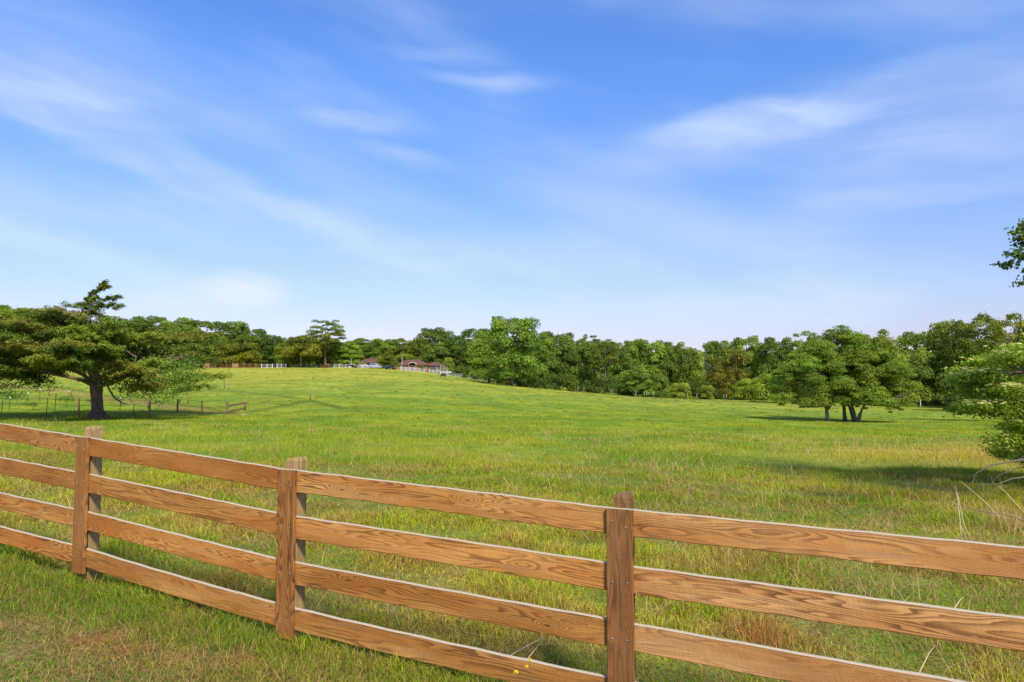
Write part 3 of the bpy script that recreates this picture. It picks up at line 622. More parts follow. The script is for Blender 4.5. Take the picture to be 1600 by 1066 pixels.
TREES = [
 # name, px, top, base, Y, width px, kind, tint, z0, label
 ('broadleaf_tree', -40, 478, 0, 125, 110, 'round', BR, .1, 'light green broadleaf tree whose crown shows at the far left edge above the cedar'),
 ('broadleaf_tree', 22, 476, 0, 130, 80, 'round', BR, .1, 'rounded green tree peeking over the left side of the spreading cedar'),
 ('broadleaf_tree', 180, 492, 0, 255, 70, 'round', DG, .08, 'dark green tree behind the top of the spreading cedar'),
 ('broadleaf_tree', 232, 493, 0, 250, 66, 'round', MD, .08, 'green tree at the left end of the wooded hump, just right of the cedar top'),
 ('broadleaf_tree', 278, 496, 0, 245, 64, 'round', BR, .08, 'leafy tree forming the highest part of the wooded hump right of the cedar'),
 ('broadleaf_tree', 322, 499, 0, 245, 62, 'round', MD, .08, 'rounded tree on the crest of the wooded hump, directly over the brown fence end'),
 ('broadleaf_tree', 362, 502, 0, 250, 60, 'round', BR, .08, 'green crown on the hump right above the olive cedar by the brown fence'),
 ('broadleaf_tree', 396, 512, 0, 255, 56, 'round', DG, .08, 'dark crown stepping down the right shoulder of the wooded hump'),
 ('broadleaf_tree', 428, 524, 0, 255, 50, 'round', DG, .05, 'dark low crown in the dip between the wooded hump and the tall pine'),
 ('cedar_tree', 371, 530, 0, 238, 70, 'mound', (1.05,.82,.6), .08, 'broad olive-brown cedar behind the brown board fence on the hill'),
 ('cedar_tree', 343, 547, 0, 236, 36, 'mound', (.9,.8,.6), .05, 'small olive cedar at the left foot of the broad olive-brown cedar'),
 ('broadleaf_tree', 452, 536, 0, 236, 46, 'round', YG, .05, 'bright green tree left of the reddish cedar on the hill crest'),
 ('cedar_tree', 470, 519, 0, 228, 56, 'mound', (1.15, .85, .75), .22, 'thin reddish-brown cedar with a visible trunk beside the tall pine'),
 ('pine_tree', 509, 498, 0, 232, 62, 'open', (1.15, 1.0, .9), .35, 'tall pine with an open flat top rising above its neighbours on the hill crest'),
 ('broadleaf_tree', 500, 527, 0, 240, 60, 'round', YG, .05, 'yellow-green tree directly behind the tall flat-topped pine'),
 ('broadleaf_tree', 538, 532, 0, 240, 52, 'round', BR, .05, 'green tree just right of the tall flat-topped pine'),
 ('shrub', 511, 555, 0, 235, 26, 'mound', (.7, .7, .7), .02, 'dark round bush behind the brown horse'),
 ('broadleaf_tree', 565, 527, 0, 290, 48, 'tall', MD, .05, 'green tree behind the white post, left of the low red roof'),
 ('broadleaf_tree', 596, 528, 0, 288, 46, 'round', BR, .05, 'bright rounded tree rising behind the left red roof'),
 ('broadleaf_tree', 624, 527, 0, 292, 44, 'tall', MD, .05, 'upright green tree behind the gap between the two red roofs'),
 ('conifer_tree', 607, 545, 0, 243, 36, 'cone', OL, .08, 'drooping olive conifer standing between the two red roofs'),
 ('shrub', 564, 565, 0, 249, 16, 'mound', (1.3, 1.1, .8), .02, 'olive bush in front of the low red roof left of the main house'),
 ('conifer_tree', 596, 559, 0, 247, 18, 'mound', (1.0, .8, .6), .05, 'small brownish tree covering the right end of the low red roof'),
 ('shrub', 658, 571, 0, 246, 9, 'mound', (.8, .9, .7), .02, 'small dark green bush against the brick wall right of the arched entry'),
 ('broadleaf_tree', 634, 551, 0, 268, 34, 'mound', YG, .05, 'small bright yellow-green tree behind the left end of the main red roof'),
 ('broadleaf_tree', 655, 528, 0, 282, 46, 'round', OL, .05, 'olive green tree behind the middle of the main red roof'),
 ('broadleaf_tree', 680, 510, 0, 285, 64, 'round', (.75,.80,.85), .1, 'tall dark tree with a gappy crown behind the right end of the red-roofed house'),
 ('broadleaf_tree', 683, 535, 0, 270, 52, 'round', MD, .05, 'low rounded green tree right behind the red roof ridge end'),
 ('broadleaf_tree', 714, 524, 0, 272, 50, 'round', DG, .05, 'dark rounded tree between the house and the big domed tree'),
 ('broadleaf_tree', 742, 512, 0, 262, 62, 'round', DG, .05, 'large dark tree left of the tallest bright green tree'),
 ('shrub', 701, 556, 0, 252, 20, 'mound', (1.5, 1.25, .8), .02, 'small yellowish bush against the bare white-branched tree'),
 ('broadleaf_tree', 764, 516, 0, 178, 62, 'round', BR, .04, 'bright green tree forming the left shoulder of the biggest tree'),
 ('broadleaf_tree', 801, 489, 0, 158, 86, 'round', BR, .0, 'biggest brightest green tree, domed and leafy to the ground at the field crest'),
 ('broadleaf_tree', 838, 517, 0, 170, 56, 'round', BR, .04, 'green tree pressed against the right side of the biggest domed tree'),
 ('broadleaf_tree', 872, 517, 0, 176, 66, 'round', DG, .04, 'dark green tree first to the right of the biggest domed tree'),
 ('broadleaf_tree', 905, 527, 0, 178, 52, 'round', MD, .04, 'mid green tree second from the biggest domed tree, with a low skirt of leaves'),
 ('pine_tree', 920, 521, 0, 182, 34, 'open', DG, .4, 'pine tip poking above the tree line, right of the biggest tree'),
 ('pine_tree', 944, 528, 0, 168, 46, 'open', (1.1, .95, .9), .45, 'slender pine with a long bare trunk in the tree line'),
 ('broadleaf_tree', 973, 529, 0, 176, 50, 'round', BR, .04, 'fresh green tree just right of the bare-trunked pine'),
 ('broadleaf_tree', 1015, 529, 0, 178, 66, 'round', BR, .04, 'large light green rounded tree at the centre of the far tree line'),
 ('broadleaf_tree', 1052, 533, 0, 178, 50, 'round', MD, .04, 'rounded green tree right of the large light one at the centre of the tree line'),
 ('broadleaf_tree', 996, 570, 0, 154, 46, 'tall', (1.15, 1.2, 1.3), .02, 'lower bluish green tree standing forward at the field edge in the centre'),
 ('broadleaf_tree', 1030, 581, 0, 154, 36, 'mound', MD, .02, 'short green tree beside the forward bluish green one at the field edge'),
 ('broadleaf_tree', 1078, 542, 0, 168, 50, 'round', (1.3, 1.2, 1), .04, 'pale green tree left of the two reddish brown conifers'),
 ('conifer_tree', 1118, 556, 0, 152, 48, 'cone', RD, .05, 'reddish brown conifer, shorter left one of a pair in the tree line'),
 ('conifer_tree', 1150, 540, 0, 156, 48, 'mound', (1.0, .72, .6), .12, 'taller reddish brown conifer with a pale trunk, right one of the pair'),
 ('broadleaf_tree', 1120, 530, 0, 182, 54, 'round', MD, .04, 'green tree rising behind the pair of reddish conifers'),
 ('broadleaf_tree', 1168, 523, 0, 180, 54, 'round', BR, .04, 'round-topped tree highest behind and right of the reddish conifers'),
 ('broadleaf_tree', 1214, 526, 0, 172, 60, 'round', DG, .04, 'dark tree behind the left edge of the lone field grove'),
 ('broadleaf_tree', 1258, 516, 0, 168, 60, 'open', MD, .2, 'airy topped tree showing over the left shoulder of the field grove'),
 ('shrub', 1062, 596, 0, 148, 34, 'mound', (1.9, 1.6, 1.4), .01, 'pale flowering bush at the foot of the tree line centre'),
 ('shrub', 1104, 600, 0, 148, 24, 'mound', (1.5, 1.35, 1), .01, 'small light bush in front of the shorter reddish conifer'),
 ('shrub', 1172, 588, 0, 132, 52, 'mound', (1.9, 1.6, 1.1), .01, 'large yellow-green bush at the field edge, left of the grove'),
 ('shrub', 1212, 578, 0, 126, 64, 'mound', (1.5, 1.4, 1.1), .01, 'big rounded bush touching the left side of the grove'),
 ('broadleaf_tree', 1420, 545, 0, 112, 70, 'mound', (1.25, 1.2, 1), .06, 'low spreading light green tree just right of the grove'),
 ('broadleaf_tree', 1436, 516, 0, 128, 84, 'round', (1.2, 1.2, .9), .05, 'large smooth green tree at the right side behind the grove'),
 ('broadleaf_tree', 1490, 497, 0, 112, 82, 'round', (.95, .88, .7), .05, 'dark olive tree with stepped crown rising to the right of the grove'),
 ('broadleaf_tree', 1527, 489, 0, 106, 74, 'open', (.95, .85, .7), .2, 'tall olive tree with sky gaps in its flat topped crown at the right'),
 ('broadleaf_tree', 1560, 525, 0, 98, 80, 'round', (1, .9, .7), .04, 'olive tree low behind the flowering shrub at right'),
 ('broadleaf_tree', 1592, 483, 0, 60, 70, 'open', (1.6, 1.25, .8), .25, 'yellowish airy tree at the right edge above the flowering shrub'),
 ('broadleaf_tree', 1650, 480, 0, 95, 120, 'round', MD, .05, 'broad tree mostly beyond the right edge behind the flowering shrub'),
]
for (nm, px, top, _, Y, w, kd, tint, z0, lab) in TREES:
    tree(nm, px, top, 0, Y, w, kd, lab, 'bush' if nm == 'shrub' else 'tree', 'bushes along the field edge' if nm == 'shrub' else 'trees around the pasture', tint, z0)

# the wood behind them and the thicket at its foot: each one mass
def mass(name, spots, label, lobes, r, cat):
    parts = []
    for (x, y, z, rad, h, col) in spots:
        for i in range(lobes):
            a = r.uniform(0, 6.28); q = rad * .75 * r.uniform(0, 1) ** .5; zz = r.uniform(.0, .9) * h; lr = rad * r.uniform(.3, .5)
            parts.append(lobe_leaves((x + math.cos(a) * q, y + math.sin(a) * q, z + zz), (lr, lr, lr * .85), 170, rad * .075, np.array(col) * r.uniform(.8, 1.2), r))
    o = link(name, leafmesh(name, parts, M_LEAF)); return tag(o, label, cat, kind='stuff')
r_ = np.random.default_rng(5); sp = []
for px in range(-420, 2050, 30):
    Y = 300 if px < 760 else 215; 
    if px > 1320: Y = 165
    if px < 150: Y = 270
    top = np.interp(px, [-400, 0, 150, 300, 400, 440, 520, 700, 760, 900, 1100, 1250, 1360, 1390, 1440, 1600, 2000], [470, 488, 500, 504, 520, 534, 534, 533, 530, 532, 536, 530, 540, 562, 540, 505, 470])
    if px > 1700: Y = 120
    p = on(px, Y); h = px2w(px, top + r_.uniform(-2, 9), Y).z - p.z
    for dy in (0, 14): sp.append((p.x + r_.uniform(-2, 2), p.y + dy, p.z, 30 / F * Y * r_.uniform(.75, 1), h * r_.uniform(.88, 1), (.105, .165, .024)))
mass('woodland', sp, 'continuous dark green wood filling in behind the separate trees', 24, r_, 'woodland')
sp = []
for px in np.arange(715, 1500, 13):
    Y = np.interp(px, [715, 800, 860, 960, 1100, 1180, 1240, 1400, 1500], [225, 172, 160, 160, 158, 150, 140, 128, 112]) + r_.uniform(-2, 2)
    p = on(px, Y); hh = r_.uniform(2.4, 5.0); sp.append((p.x, p.y, p.z - .3, r_.uniform(1.6, 2.6), hh, (.085, .135, .022) if r_.uniform() < .7 else (.095, .135, .03)))
for px in np.arange(-300, 700, 14):
    Y = 262 + r_.uniform(-3, 3); p = on(px, Y); sp.append((p.x, p.y, p.z - .3, r_.uniform(2, 3.4), r_.uniform(3, 6), (.085, .135, .022)))
for px in np.arange(1500, 2300, 24):
    Y = 92 + r_.uniform(-3, 3); p = on(px, Y); sp.append((p.x, p.y, p.z - .3, r_.uniform(2, 3.4), r_.uniform(3, 6), (.085, .135, .022)))
mass('undergrowth', sp, 'dark tangled undergrowth along the foot of the tree line', 7, r_, 'undergrowth')

# ------------------------------------------------------------------ spreading cedar at left
def limb_path(p0, p1, r, n=6, bend=.3, droop=0.):
    p0, p1 = Vector(p0), Vector(p1); L = (p1 - p0).length; out = []
    o1 = Vector((r.uniform(-1, 1), r.uniform(-1, 1), r.uniform(-.6, 1))) * L * bend * .35
    for i in range(n + 1):
        t = i / n; out.append(p0.lerp(p1, t) + o1 * math.sin(math.pi * t) + Vector((0, 0, -droop * t * t * L)) + Vector((r.uniform(-1, 1), r.uniform(-1, 1), r.uniform(-1, 1))) * L * .012)
    return out
def cedar():
    base = hit(152, 654); Yc = base.y; s = Yc / F; r = random.Random(3); rn = np.random.default_rng(3)
    T = thing('cedar_tree', base, 'wide spreading dark cedar with leaning tip and thick reddish trunk inside the garden fence', 'tree')
    m = MB(); H = (654 - 592) * s
    hs = [-.15, 0, .12, .35, .8, 1.3, H * .8, H]
    m.tube([(.02 * math.sin(3 * z) - .06 * z, .0, z) for z in hs], [.62, .50, .40, .335, .30, .30, .34, .38], 14, wob=.06, rng=r)
    for k in range(7):                                          # root flare
        a = k * .9 + r.uniform(-.2, .2); m.tube([(math.cos(a) * .25, math.sin(a) * .25, .35), (math.cos(a) * .45, math.sin(a) * .45, .08), (math.cos(a) * .72, math.sin(a) * .72, -.06)], [.13, .12, .05], 6)
    pads = []
    def prof_top(x): return np.interp(x, [-8.4, -7, -5.2, -4, -2.2, -.9, .2, 1.6, 3.2, 4.9, 6.0, 6.8], [4.5, 5.4, 6.2, 6.3, 6.3, 6.4, 6.2, 5.9, 5.6, 4.9, 3.6, 2.6])
    def prof_bot(x): return np.interp(x, [-8.4, -6, -4, -2.2, -1, .6, 2.2, 4, 5.4, 6.8], [2.5, 2.4, 2.6, 3.1, 3.5, 3.0, 2.3, 1.7, 1.7, 2.0])
    while len(pads) < 165:
        x = r.uniform(-8.0, 4.6); ymax = 6.2 * math.sqrt(max(0, 1 - ((x + .8) / 7.9) ** 2)); y = r.uniform(-ymax, ymax)
        q = math.hypot((x + .8) / 7.9, y / 6.4); zt, zb = prof_top(x), prof_bot(x)
        zt = zb + (zt - zb) * (1 - .75 * (abs(y) / 6.4) ** 2)
        z = zt - (zt - zb) * (r.random() ** 1.25) if r.random() < .8 else r.uniform(zb, zt)
        if q > 1: continue
        pads.append((x, y, z, r.uniform(.7, 1.35)))
    lead = [(-1.1, 0, 6.55, .8), (-.7, 0, 6.75, .5), (-.75, 0, 7.02, .3), (-.35, 0, 7.0, .35), (-.55, 0, 7.32, .26), (-.2, 0, 7.45, .26), (.05, 0, 7.68, .24), (.12, 0, 7.9, .17), (.3, 0, 7.62, .2), (.35, 0, 6.98, .34), (.85, 0, 7.02, .26), (.55, 0, 6.6, .3), (1.0, 0, 6.5, .26), (-.1, 0, 6.55, .4)]
    lead = [(x, y, z * 1.0, q) for x, y, z, q in lead]
    limbs = []
    nodes = [(0 - .06 * z, 0, z) for z in (1.9, 2.3, 2.7, 3.2, 4.0, 5.0)]
    m.tube(limb_path((-.1, 0, H * .9), (-1.1, 0, 6.4), r, 7, .25), [.34, .26, .2, .16, .12, .1, .08, .06], 9); m.tube([(-1.1, 0, 6.4), (-.75, 0, 6.9), (-.3, 0, 7.3), (.05, 0, 7.75), (.12, 0, 8.0)], [.07, .06, .045, .03, .012], 6)
    mains = [(-7.2, -.5, 3.1), (-5.5, -3.2, 3.9), (-4.6, 3.4, 4.3), (5.2, -.8, 3.6), (3.9, -3.2, 3.4), (4.2, 3.1, 4.0), (-2, -4.8, 4.2), (-1, 5.0, 4.6), (2, -4.5, 3.2), (-6, .8, 5.2), (3.4, .5, 5.4), (-3, -1.5, 5.8), (1.8, 1.9, 5.7), (-2.6, 2.4, 5.9)]
    paths = []
    for e in mains:
        st = nodes[0] if e[2] < 4.1 else nodes[2] if e[2] < 5 else nodes[4]
        P = limb_path(st, e, r, 8, .5); paths.append(P); m.tube(P, [.12, .10, .09, .08, .07, .06, .045, .035, .02], 8)
    for (x, y, z, q) in pads[::2]:
        v = Vector((x, y, z - .1)); best = min((p for P in paths for p in P), key=lambda p: (p - v).length + .35 * max(0, p.z - v.z))
        if (best - v).length > .3: m.tube(limb_path(best, v, r, 4, .3), [.045, .035, .028, .02, .01], 5)
    # bare snag on the lower right
    sn = [Vector((.75, -.6, 2.2)), Vector((1.15, -.9, 1.7)), Vector((1.55, -1.0, 1.2)), Vector((2.0, -1.1, .95)), Vector((2.35, -1.1, .85))]
    m.tube(sn, [.06, .05, .045, .035, .015], 6)
    m.tube([Vector((.3, 0, 2.5)), Vector((.75, -.6, 2.2))], [.08, .06], 6)
    m.tube([(-1.0, -.3, 2.15), (-.6, -.2, 2.3), (-.2, -.1, 2.2)], [.05, .07, .09], 7)
    m.build('trunk', M_CBARK, T, smooth=True)
    # sprays: narrow pointed plumes, laid in flat tiers reaching outwards
    parts = []
    for (x, y, z, q) in pads + lead:
        small = q < .5; n = int(900 * (q / .8) ** 1.7) + 60
        col = np.array(rn.choice([(.060, .080, .014), (.085, .105, .016), (.045, .068, .014), (.105, .098, .020)])) if False else \
            np.array([(.115, .155, .020), (.160, .205, .024), (.085, .125, .018), (.165, .160, .026)][rn.integers(0, 4)])
        out = np.array((x + .8, y, 0.)); out /= np.linalg.norm(out) + 1e-6
        if small: out = np.array((.95, 0, .15)) if x > -.1 else np.array((.4, .2, .6))
        a = rn.uniform(0, 2 * np.pi, n); rr = q * rn.uniform(0, 1, n) ** .55
        ell = 1.25 + 0 * a
        fing = 1 + .3 * np.sin(7 * a + x * 3); lx, ly = np.cos(a) * rr * 1.4 * fing, np.sin(a) * rr * .75 * fing
        px_ = lx * out[0] - ly * out[1]; py_ = lx * out[1] + ly * out[0]
        zz = .13 * lx + .055 * rn.normal(0, 1, n) + .10 * q * np.sin(a * 4 + x) - .20 * rr * (rr / q) + .05 * np.sin(9 * lx + y)
        C = np.stack([x + px_, y + py_, z + zz], 1)
        dv = np.stack([out[0] + .8 * np.cos(a) * out[0] + rn.normal(0, .45, n), out[1] + .4 * np.sin(a) + rn.normal(0, .45, n), .18 + rn.normal(0, .28, n)], 1)
        nn = np.stack([rn.normal(0, .45, n), rn.normal(0, .45, n) - .25, np.full(n, 1.)], 1)
        cc = col * (1 + .2 * rn.normal(0, 1, (n, 1))).clip(.4, 1.7) * (1 + .05 * rn.normal(0, 1, (n, 3)))
        V, c4 = quads(C, nn, (.050 if not small else .06) * rn.uniform(.6, 1.4, n), cc, 1.9, dv, rn); parts.append((V, c4))
    link('crown', leafmesh('cedar_crown', parts, M_CEDAR), T)
    # broad leaves of a creeper hanging under the crown
    vp = []
    for (cx, cz, sx, sz, n) in [(4.6, 2.0, 1.5, .6, 2200), (3.2, 1.9, 1.1, .45, 1000), (5.7, 2.5, .8, .6, 1400), (4.9, 1.25, .35, .45, 130), (2.1, 2.1, 1.0, .45, 500), (-3.0, 2.0, .55, .35, 330), (-4.4, 1.9, .9, .25, 300), (-2.2, 1.9, .25, .4, 90), (-1.25, 1.75, .09, .5, 40), (-4.7, 1.5, .7, .15, 150), (3.8, 1.3, .5, .25, 90), (1.2, 2.6, .8, .5, 400), (2.9, 2.9, 1.2, .6, 650), (4.9, 3.2, 1.2, .5, 600)]:
        C = np.stack([cx + rn.normal(0, sx * .5, n), -1.6 + rn.normal(0, .9, n), cz + rn.normal(0, sz * .55, n)], 1)
        cc = np.array((.12, .20, .028)) * (1 + .25 * rn.normal(0, 1, (n, 1))).clip(.4, 1.8)
        nn = rn.normal(0, .7, (n, 3)); nn[:, 2] += .6; nn[:, 1] -= .5
        vp.append(quads(C, nn, .065 * rn.uniform(.6, 1.4, n), cc, .75, None, rn))
    link('creeper', leafmesh('creeper', vp, M_LEAF), T)
cedar()

# ------------------------------------------------------------------ grove of broadleaf trees in the field
def field_tree(name, px, Y, stems, lobes, label, seed, leaf=.066, col=(.150, .228, .028), den=1000, trunk_r=.22, group=None, mt=None, flat=.82, sub=1.0):
    """lobes: (dx, dy, z, r) in metres about the base; stems: trunk lines as lists of points"""
    base = on(px, Y); r = random.Random(seed); rn = np.random.default_rng(seed)
    T = thing(name, base, label, 'tree', group); m = MB(); ends = []
    for si, st in enumerate(stems):
        pts = [Vector(p) for p in st]; n = len(pts)
        m.tube(pts, [trunk_r * (sub if si else 1) * (1.35 if i == 0 else 1 - .75 * i / n) for i in range(n)], 9, wob=.06, rng=r); ends += pts[1:]
    for (x, y, z, q) in lobes:
        v = Vector((x, y, z)); b = min(ends, key=lambda p: (p - v).length + .7 * max(0, p.z - v.z))
        L = (v - b).length; P = limb_path(b, v, r, 5, .35); k = min(.10, .03 + .012 * L)
        m.tube(P, [k, k * .8, k * .65, k * .5, k * .35, k * .15], 6)
        for _ in range(4):
            d = Vector((r.uniform(-1, 1), r.uniform(-1, 1), r.uniform(-.2, 1))).normalized() * q * .95
            m.tube([P[3], P[3].lerp(v + d, .5), v + d], [k * .4, k * .25, .006], 4)
    m.build('trunk', mt or M_BARK, T, smooth=True)
    parts = []
    for (x, y, z, q) in lobes:
        cc = np.array(col) * rn.uniform(.8, 1.25) * np.array((rn.uniform(.9, 1.2), 1, 1))
        parts.append(lobe_leaves((x, y, z), (q, q, q * flat), int(den * q ** 1.7), leaf, cc, rn, jit=.75, inner=.45, up=.35))
        for k in range(5):                                  # smaller tufts around every lobe
            d = rdir(1, rn)[0]; d[2] = d[2] * .7 - .05; c2 = np.array((x, y, z)) + d * q * rn.uniform(.8, 1.2); q2 = q * rn.uniform(.3, .5)
            parts.append(lobe_leaves(c2, (q2, q2, q2 * .6), int(den * .9 * q2 ** 1.5), leaf * .9, cc * rn.uniform(.85, 1.3), rn, jit=.9, inner=.5, up=.3))
    link('crown', leafmesh(name + '_crown', parts, M_LEAF), T); return T
def lobes_in(rn, n, cx, cy, z0, z1, rx, ry, shape, rmin=.8, rmax=1.4):
    L = []
    while len(L) < n:
        z = rn.uniform(z0, z1); f = shape((z - z0) / (z1 - z0)); a = rn.uniform(0, 6.28); q = rn.uniform(.25, 1) ** .55
        L.append((cx + math.cos(a) * rx * f * q, cy + math.sin(a) * ry * f * q, z, rn.uniform(rmin, rmax)))
    return L
YGR = 60.0; MPP = YGR / F
rn = np.random.default_rng(21)
dome = lambda t: math.sqrt(max(.08, 1 - ((t - .35) / .72) ** 2))
peak = lambda t: max(.12, (1 - t ** 2.1)) ** .7 * (.75 + .5 * min(t, .5))
GRP = 'cluster of trees standing in the open field'
LB = lobes_in(rn, 48, -1.0, 0, 1.7, 6.4, 3.2, 3.0, peak, .6, 1.1) + [(-1.0, -1.6, 1.55, .7), (.5, -1.4, 1.75, .7), (-1.9, .8, 1.7, .8), (-4.0, -.5, 1.9, .8), (-3.4, .3, 2.6, 1.0), (-4.2, .4, 3.3, .9), (-2.4, -1.5, 1.6, .8), (-3.6, -1, 4.6, .9)]
field_tree('broadleaf_tree', 1290, YGR, [[(0, 0, -.2), (0, 0, .6), (-.05, 0, 1.3), (-.35, .1, 2.4), (-.8, .2, 3.8), (-1.2, .2, 5.2)], [(0, 0, 1.1), (.5, -.1, 2.0), (.8, -.1, 3.2)]], LB,
           'leftmost tree of the field grove, single straight trunk and low left-reaching crown', 31, group=GRP, trunk_r=.18)
LB = lobes_in(rn, 50, .5, .8, 2.0, 7.7, 2.6, 2.6, dome, .6, 1.15) + [(.1, .4, 8.0, .8), (-.9, .5, 7.6, .8), (1.9, .2, 7.2, .7), (2.6, .3, 6.6, .8)]
field_tree('broadleaf_tree', 1318, YGR + 1.2, [[(0, 0, -.2), (-.05, 0, .8), (-.1, 0, 2.0), (0, 0, 3.5), (.1, 0, 5.5), (.1, .3, 7.2)]], LB,
           'middle tree of the field grove, dark slim trunk under the highest crown', 32, group=GRP, trunk_r=.17)
LB = lobes_in(rn, 62, 1.5, -.2, 1.7, 6.9, 3.7, 2.9, peak, .6, 1.1) + [(-.3, -1.6, 1.7, .65), (2.1, -1.2, 1.6, .7), (2.9, -.8, 1.5, .7), (4.5, -.4, 2.0, .8), (3.7, -.8, 1.55, .7), (4.6, .3, 3.0, .9), (3.3, 0, 1.2, .55), (4.4, .2, 4.2, 1.0), (1.3, -1.6, 1.7, .7), (3.0, 0, 7.0, .6), (2.6, 0, 7.7, .5)]
field_tree('broadleaf_tree', 1335, YGR, [[(0, 0, -.2), (-.15, 0, .7), (-.35, 0, 1.5), (-.4, 0, 3.0), (0, 0, 5.0)], [(.1, -.05, -.2), (.3, -.1, .7), (.75, -.1, 1.6), (1.2, 0, 2.6), (1.5, .1, 4.2), (1.9, 0, 6)], [(0, .1, -.2), (-.3, .2, .8), (-.55, .3, 1.8)]], LB,
           'rightmost tree of the field grove, forked double trunk and crown reaching right', 33, group=GRP, trunk_r=.16)

# ------------------------------------------------------------------ flowering shrub and the big tree over the right edge
def flowering_shrub():
    Y = 14.0; base = on(1624, Y); rn = np.random.default_rng(9); r = random.Random(9); s = Y / F
    T = thing('flowering_shrub', base, 'large shrub covered in flat creamy blossom clusters at the right edge of the pasture', 'shrub')
    m = MB(); tiers = []
    for i in range(78):
        t = r.random(); z = .55 + 2.3 * t; reach = 1.75 * math.sqrt(max(.1, 1 - ((z - 1.55) / 1.6) ** 2)); a = r.uniform(0, 6.28)
        q = reach * r.uniform(.2, 1) ** .5
        tiers.append((math.cos(a) * q * (1 if z > 1.2 else .62) + (.15 if z > 1.2 else .45), math.sin(a) * q, z, r.uniform(.26, .44)))
    tiers += [(-1.55, -.3, 1.62, .28), (-1.45, .2, 2.18, .3), (-1.2, 0, 2.25, .35), (-1.1, -.4, 1.6, .35), (-.4, 0, 2.75, .35), (.2, 0, 3.0, .35), (-.75, -.4, 1.25, .3)]
    st = [[(.0, 0, -.1), (-.05, 0, .5), (-.12, -.1, 1.1), (-.25, -.1, 1.7), (-.3, 0, 2.3)], [(.05, 0, -.1), (.15, .1, .7), (.4, .2, 1.5), (.6, .2, 2.4)], [(.0, .05, 0), (.1, -.3, .6), (0, -.6, 1.3), (-.1, -.7, 1.9)]]
    for p in st: m.tube(p, [.045, .035, .028, .02, .012][:len(p)], 7)
    ends = [Vector(q) for p in st for q in p[1:]]
    for (x, y, z, q) in tiers:
        v = Vector((x, y, z)); b = min(ends, key=lambda p: (p - v).length + .5 * max(0, p.z - v.z)); m.tube(limb_path(b, v, r, 4, .3), [.014, .011, .009, .007, .004], 5)
    for e in ([(.0, 0, .5), (-.35, -.2, .75), (-.85, -.4, .55)], [(0, 0, .35), (-.7, -.3, .42), (-1.25, -.5, .30), (-1.55, -.6, .12)], [(0, 0, .95), (-.3, -.5, .9), (-.55, -.6, .72)]): m.tube(e, [.016, .012, .008, .005][:len(e)], 5)
    m.build('stem', M_BARK, T, smooth=True)
    parts, fl = [], []
    for (x, y, z, q) in tiers:
        n = int(3000 * q); C = np.stack([x + rn.normal(0, q * .5, n), y + rn.normal(0, q * .5, n), z + rn.normal(0, q * .2, n)], 1)
        nn = rn.normal(0, .5, (n, 3)); nn[:, 2] += 1
        cc = np.array((.23, .34, .045)) * (1 + .22 * rn.normal(0, 1, (n, 1))).clip(.4, 1.8); parts.append(quads(C, nn, .040 * rn.uniform(.6, 1.3, n), cc, .9, None, rn))
        for k in range(int(r.uniform(9, 20) * (1.3 if z > 1.3 else .35))):
            c = Vector((x + r.gauss(0, q * .5), y + r.gauss(0, q * .5), z + q * .28 + r.uniform(-.03, .05))); R0 = r.uniform(.03, .055); nf = 38
            d = rdir(nf, rn); d[:, 2] = abs(d[:, 2]) * .45; P = np.array(c) + d * R0
            fl.append(quads(P, d + np.array((0, 0, .7)), np.full(nf, .011), np.tile(np.array((.80, .78, .46)) * r.uniform(.8, 1.1), (nf, 1)), .9, None, rn))
    link('foliage', leafmesh('shrub_foliage', parts, M_LEAF), T)
    o = link('blossom', leafmesh('blossom', fl, M_LEAF), T); o['kind'] = 'stuff'
flowering_shrub()
rn = np.random.default_rng(44)
LB = [(-3.46, -.3, 4.06, .22), (-3.62, -.35, 4.02, .10), (-3.54, -.3, 3.66, .26), (-3.44, -.3, 3.38, .20), (-3.3, -.3, 3.9, .25), (-3.2, -.3, 3.8, .25), (-3.62, -.3, 3.72, .06), (-3.0, -.3, 4.1, .3), (-2.8, -.3, 3.7, .35)] + lobes_in(rn, 17, .0, -.2, 5.2, 8.6, 1.7, 2.2, dome, .5, .85)
T = field_tree('oak_tree', 1989, 9.3, [[(0, 0, -.2), (0, 0, 1.2), (-.1, 0, 3), (-.2, 0, 5), (.1, 0, 7), (.3, 0, 9)], [(-.1, 0, 3.0), (-1.5, -.2, 3.5), (-2.9, -.3, 3.65)]], LB,
           'tall dark tree outside the right edge with one leafy branch hanging into the sky', 55, leaf=.035, den=1300, col=(.07, .12, .020), trunk_r=.20, sub=.34)
m = MB()
for (a, b) in (((-1.5, -.2, 3.45), (-3.55, -.3, 3.22)), ((-2.5, -.25, 3.36), (-3.45, -.3, 3.08)), ((-3.0, -.3, 3.3), (-3.65, -.3, 3.34)), ((-.05, 0, 2.3), (-3.35, -.3, 2.78))):
    m.tube(limb_path(a, b, random.Random(2), 4, .15), [.012, .009, .006, .004, .002], 5)
m.build('bare_twig', M_BARK, T)

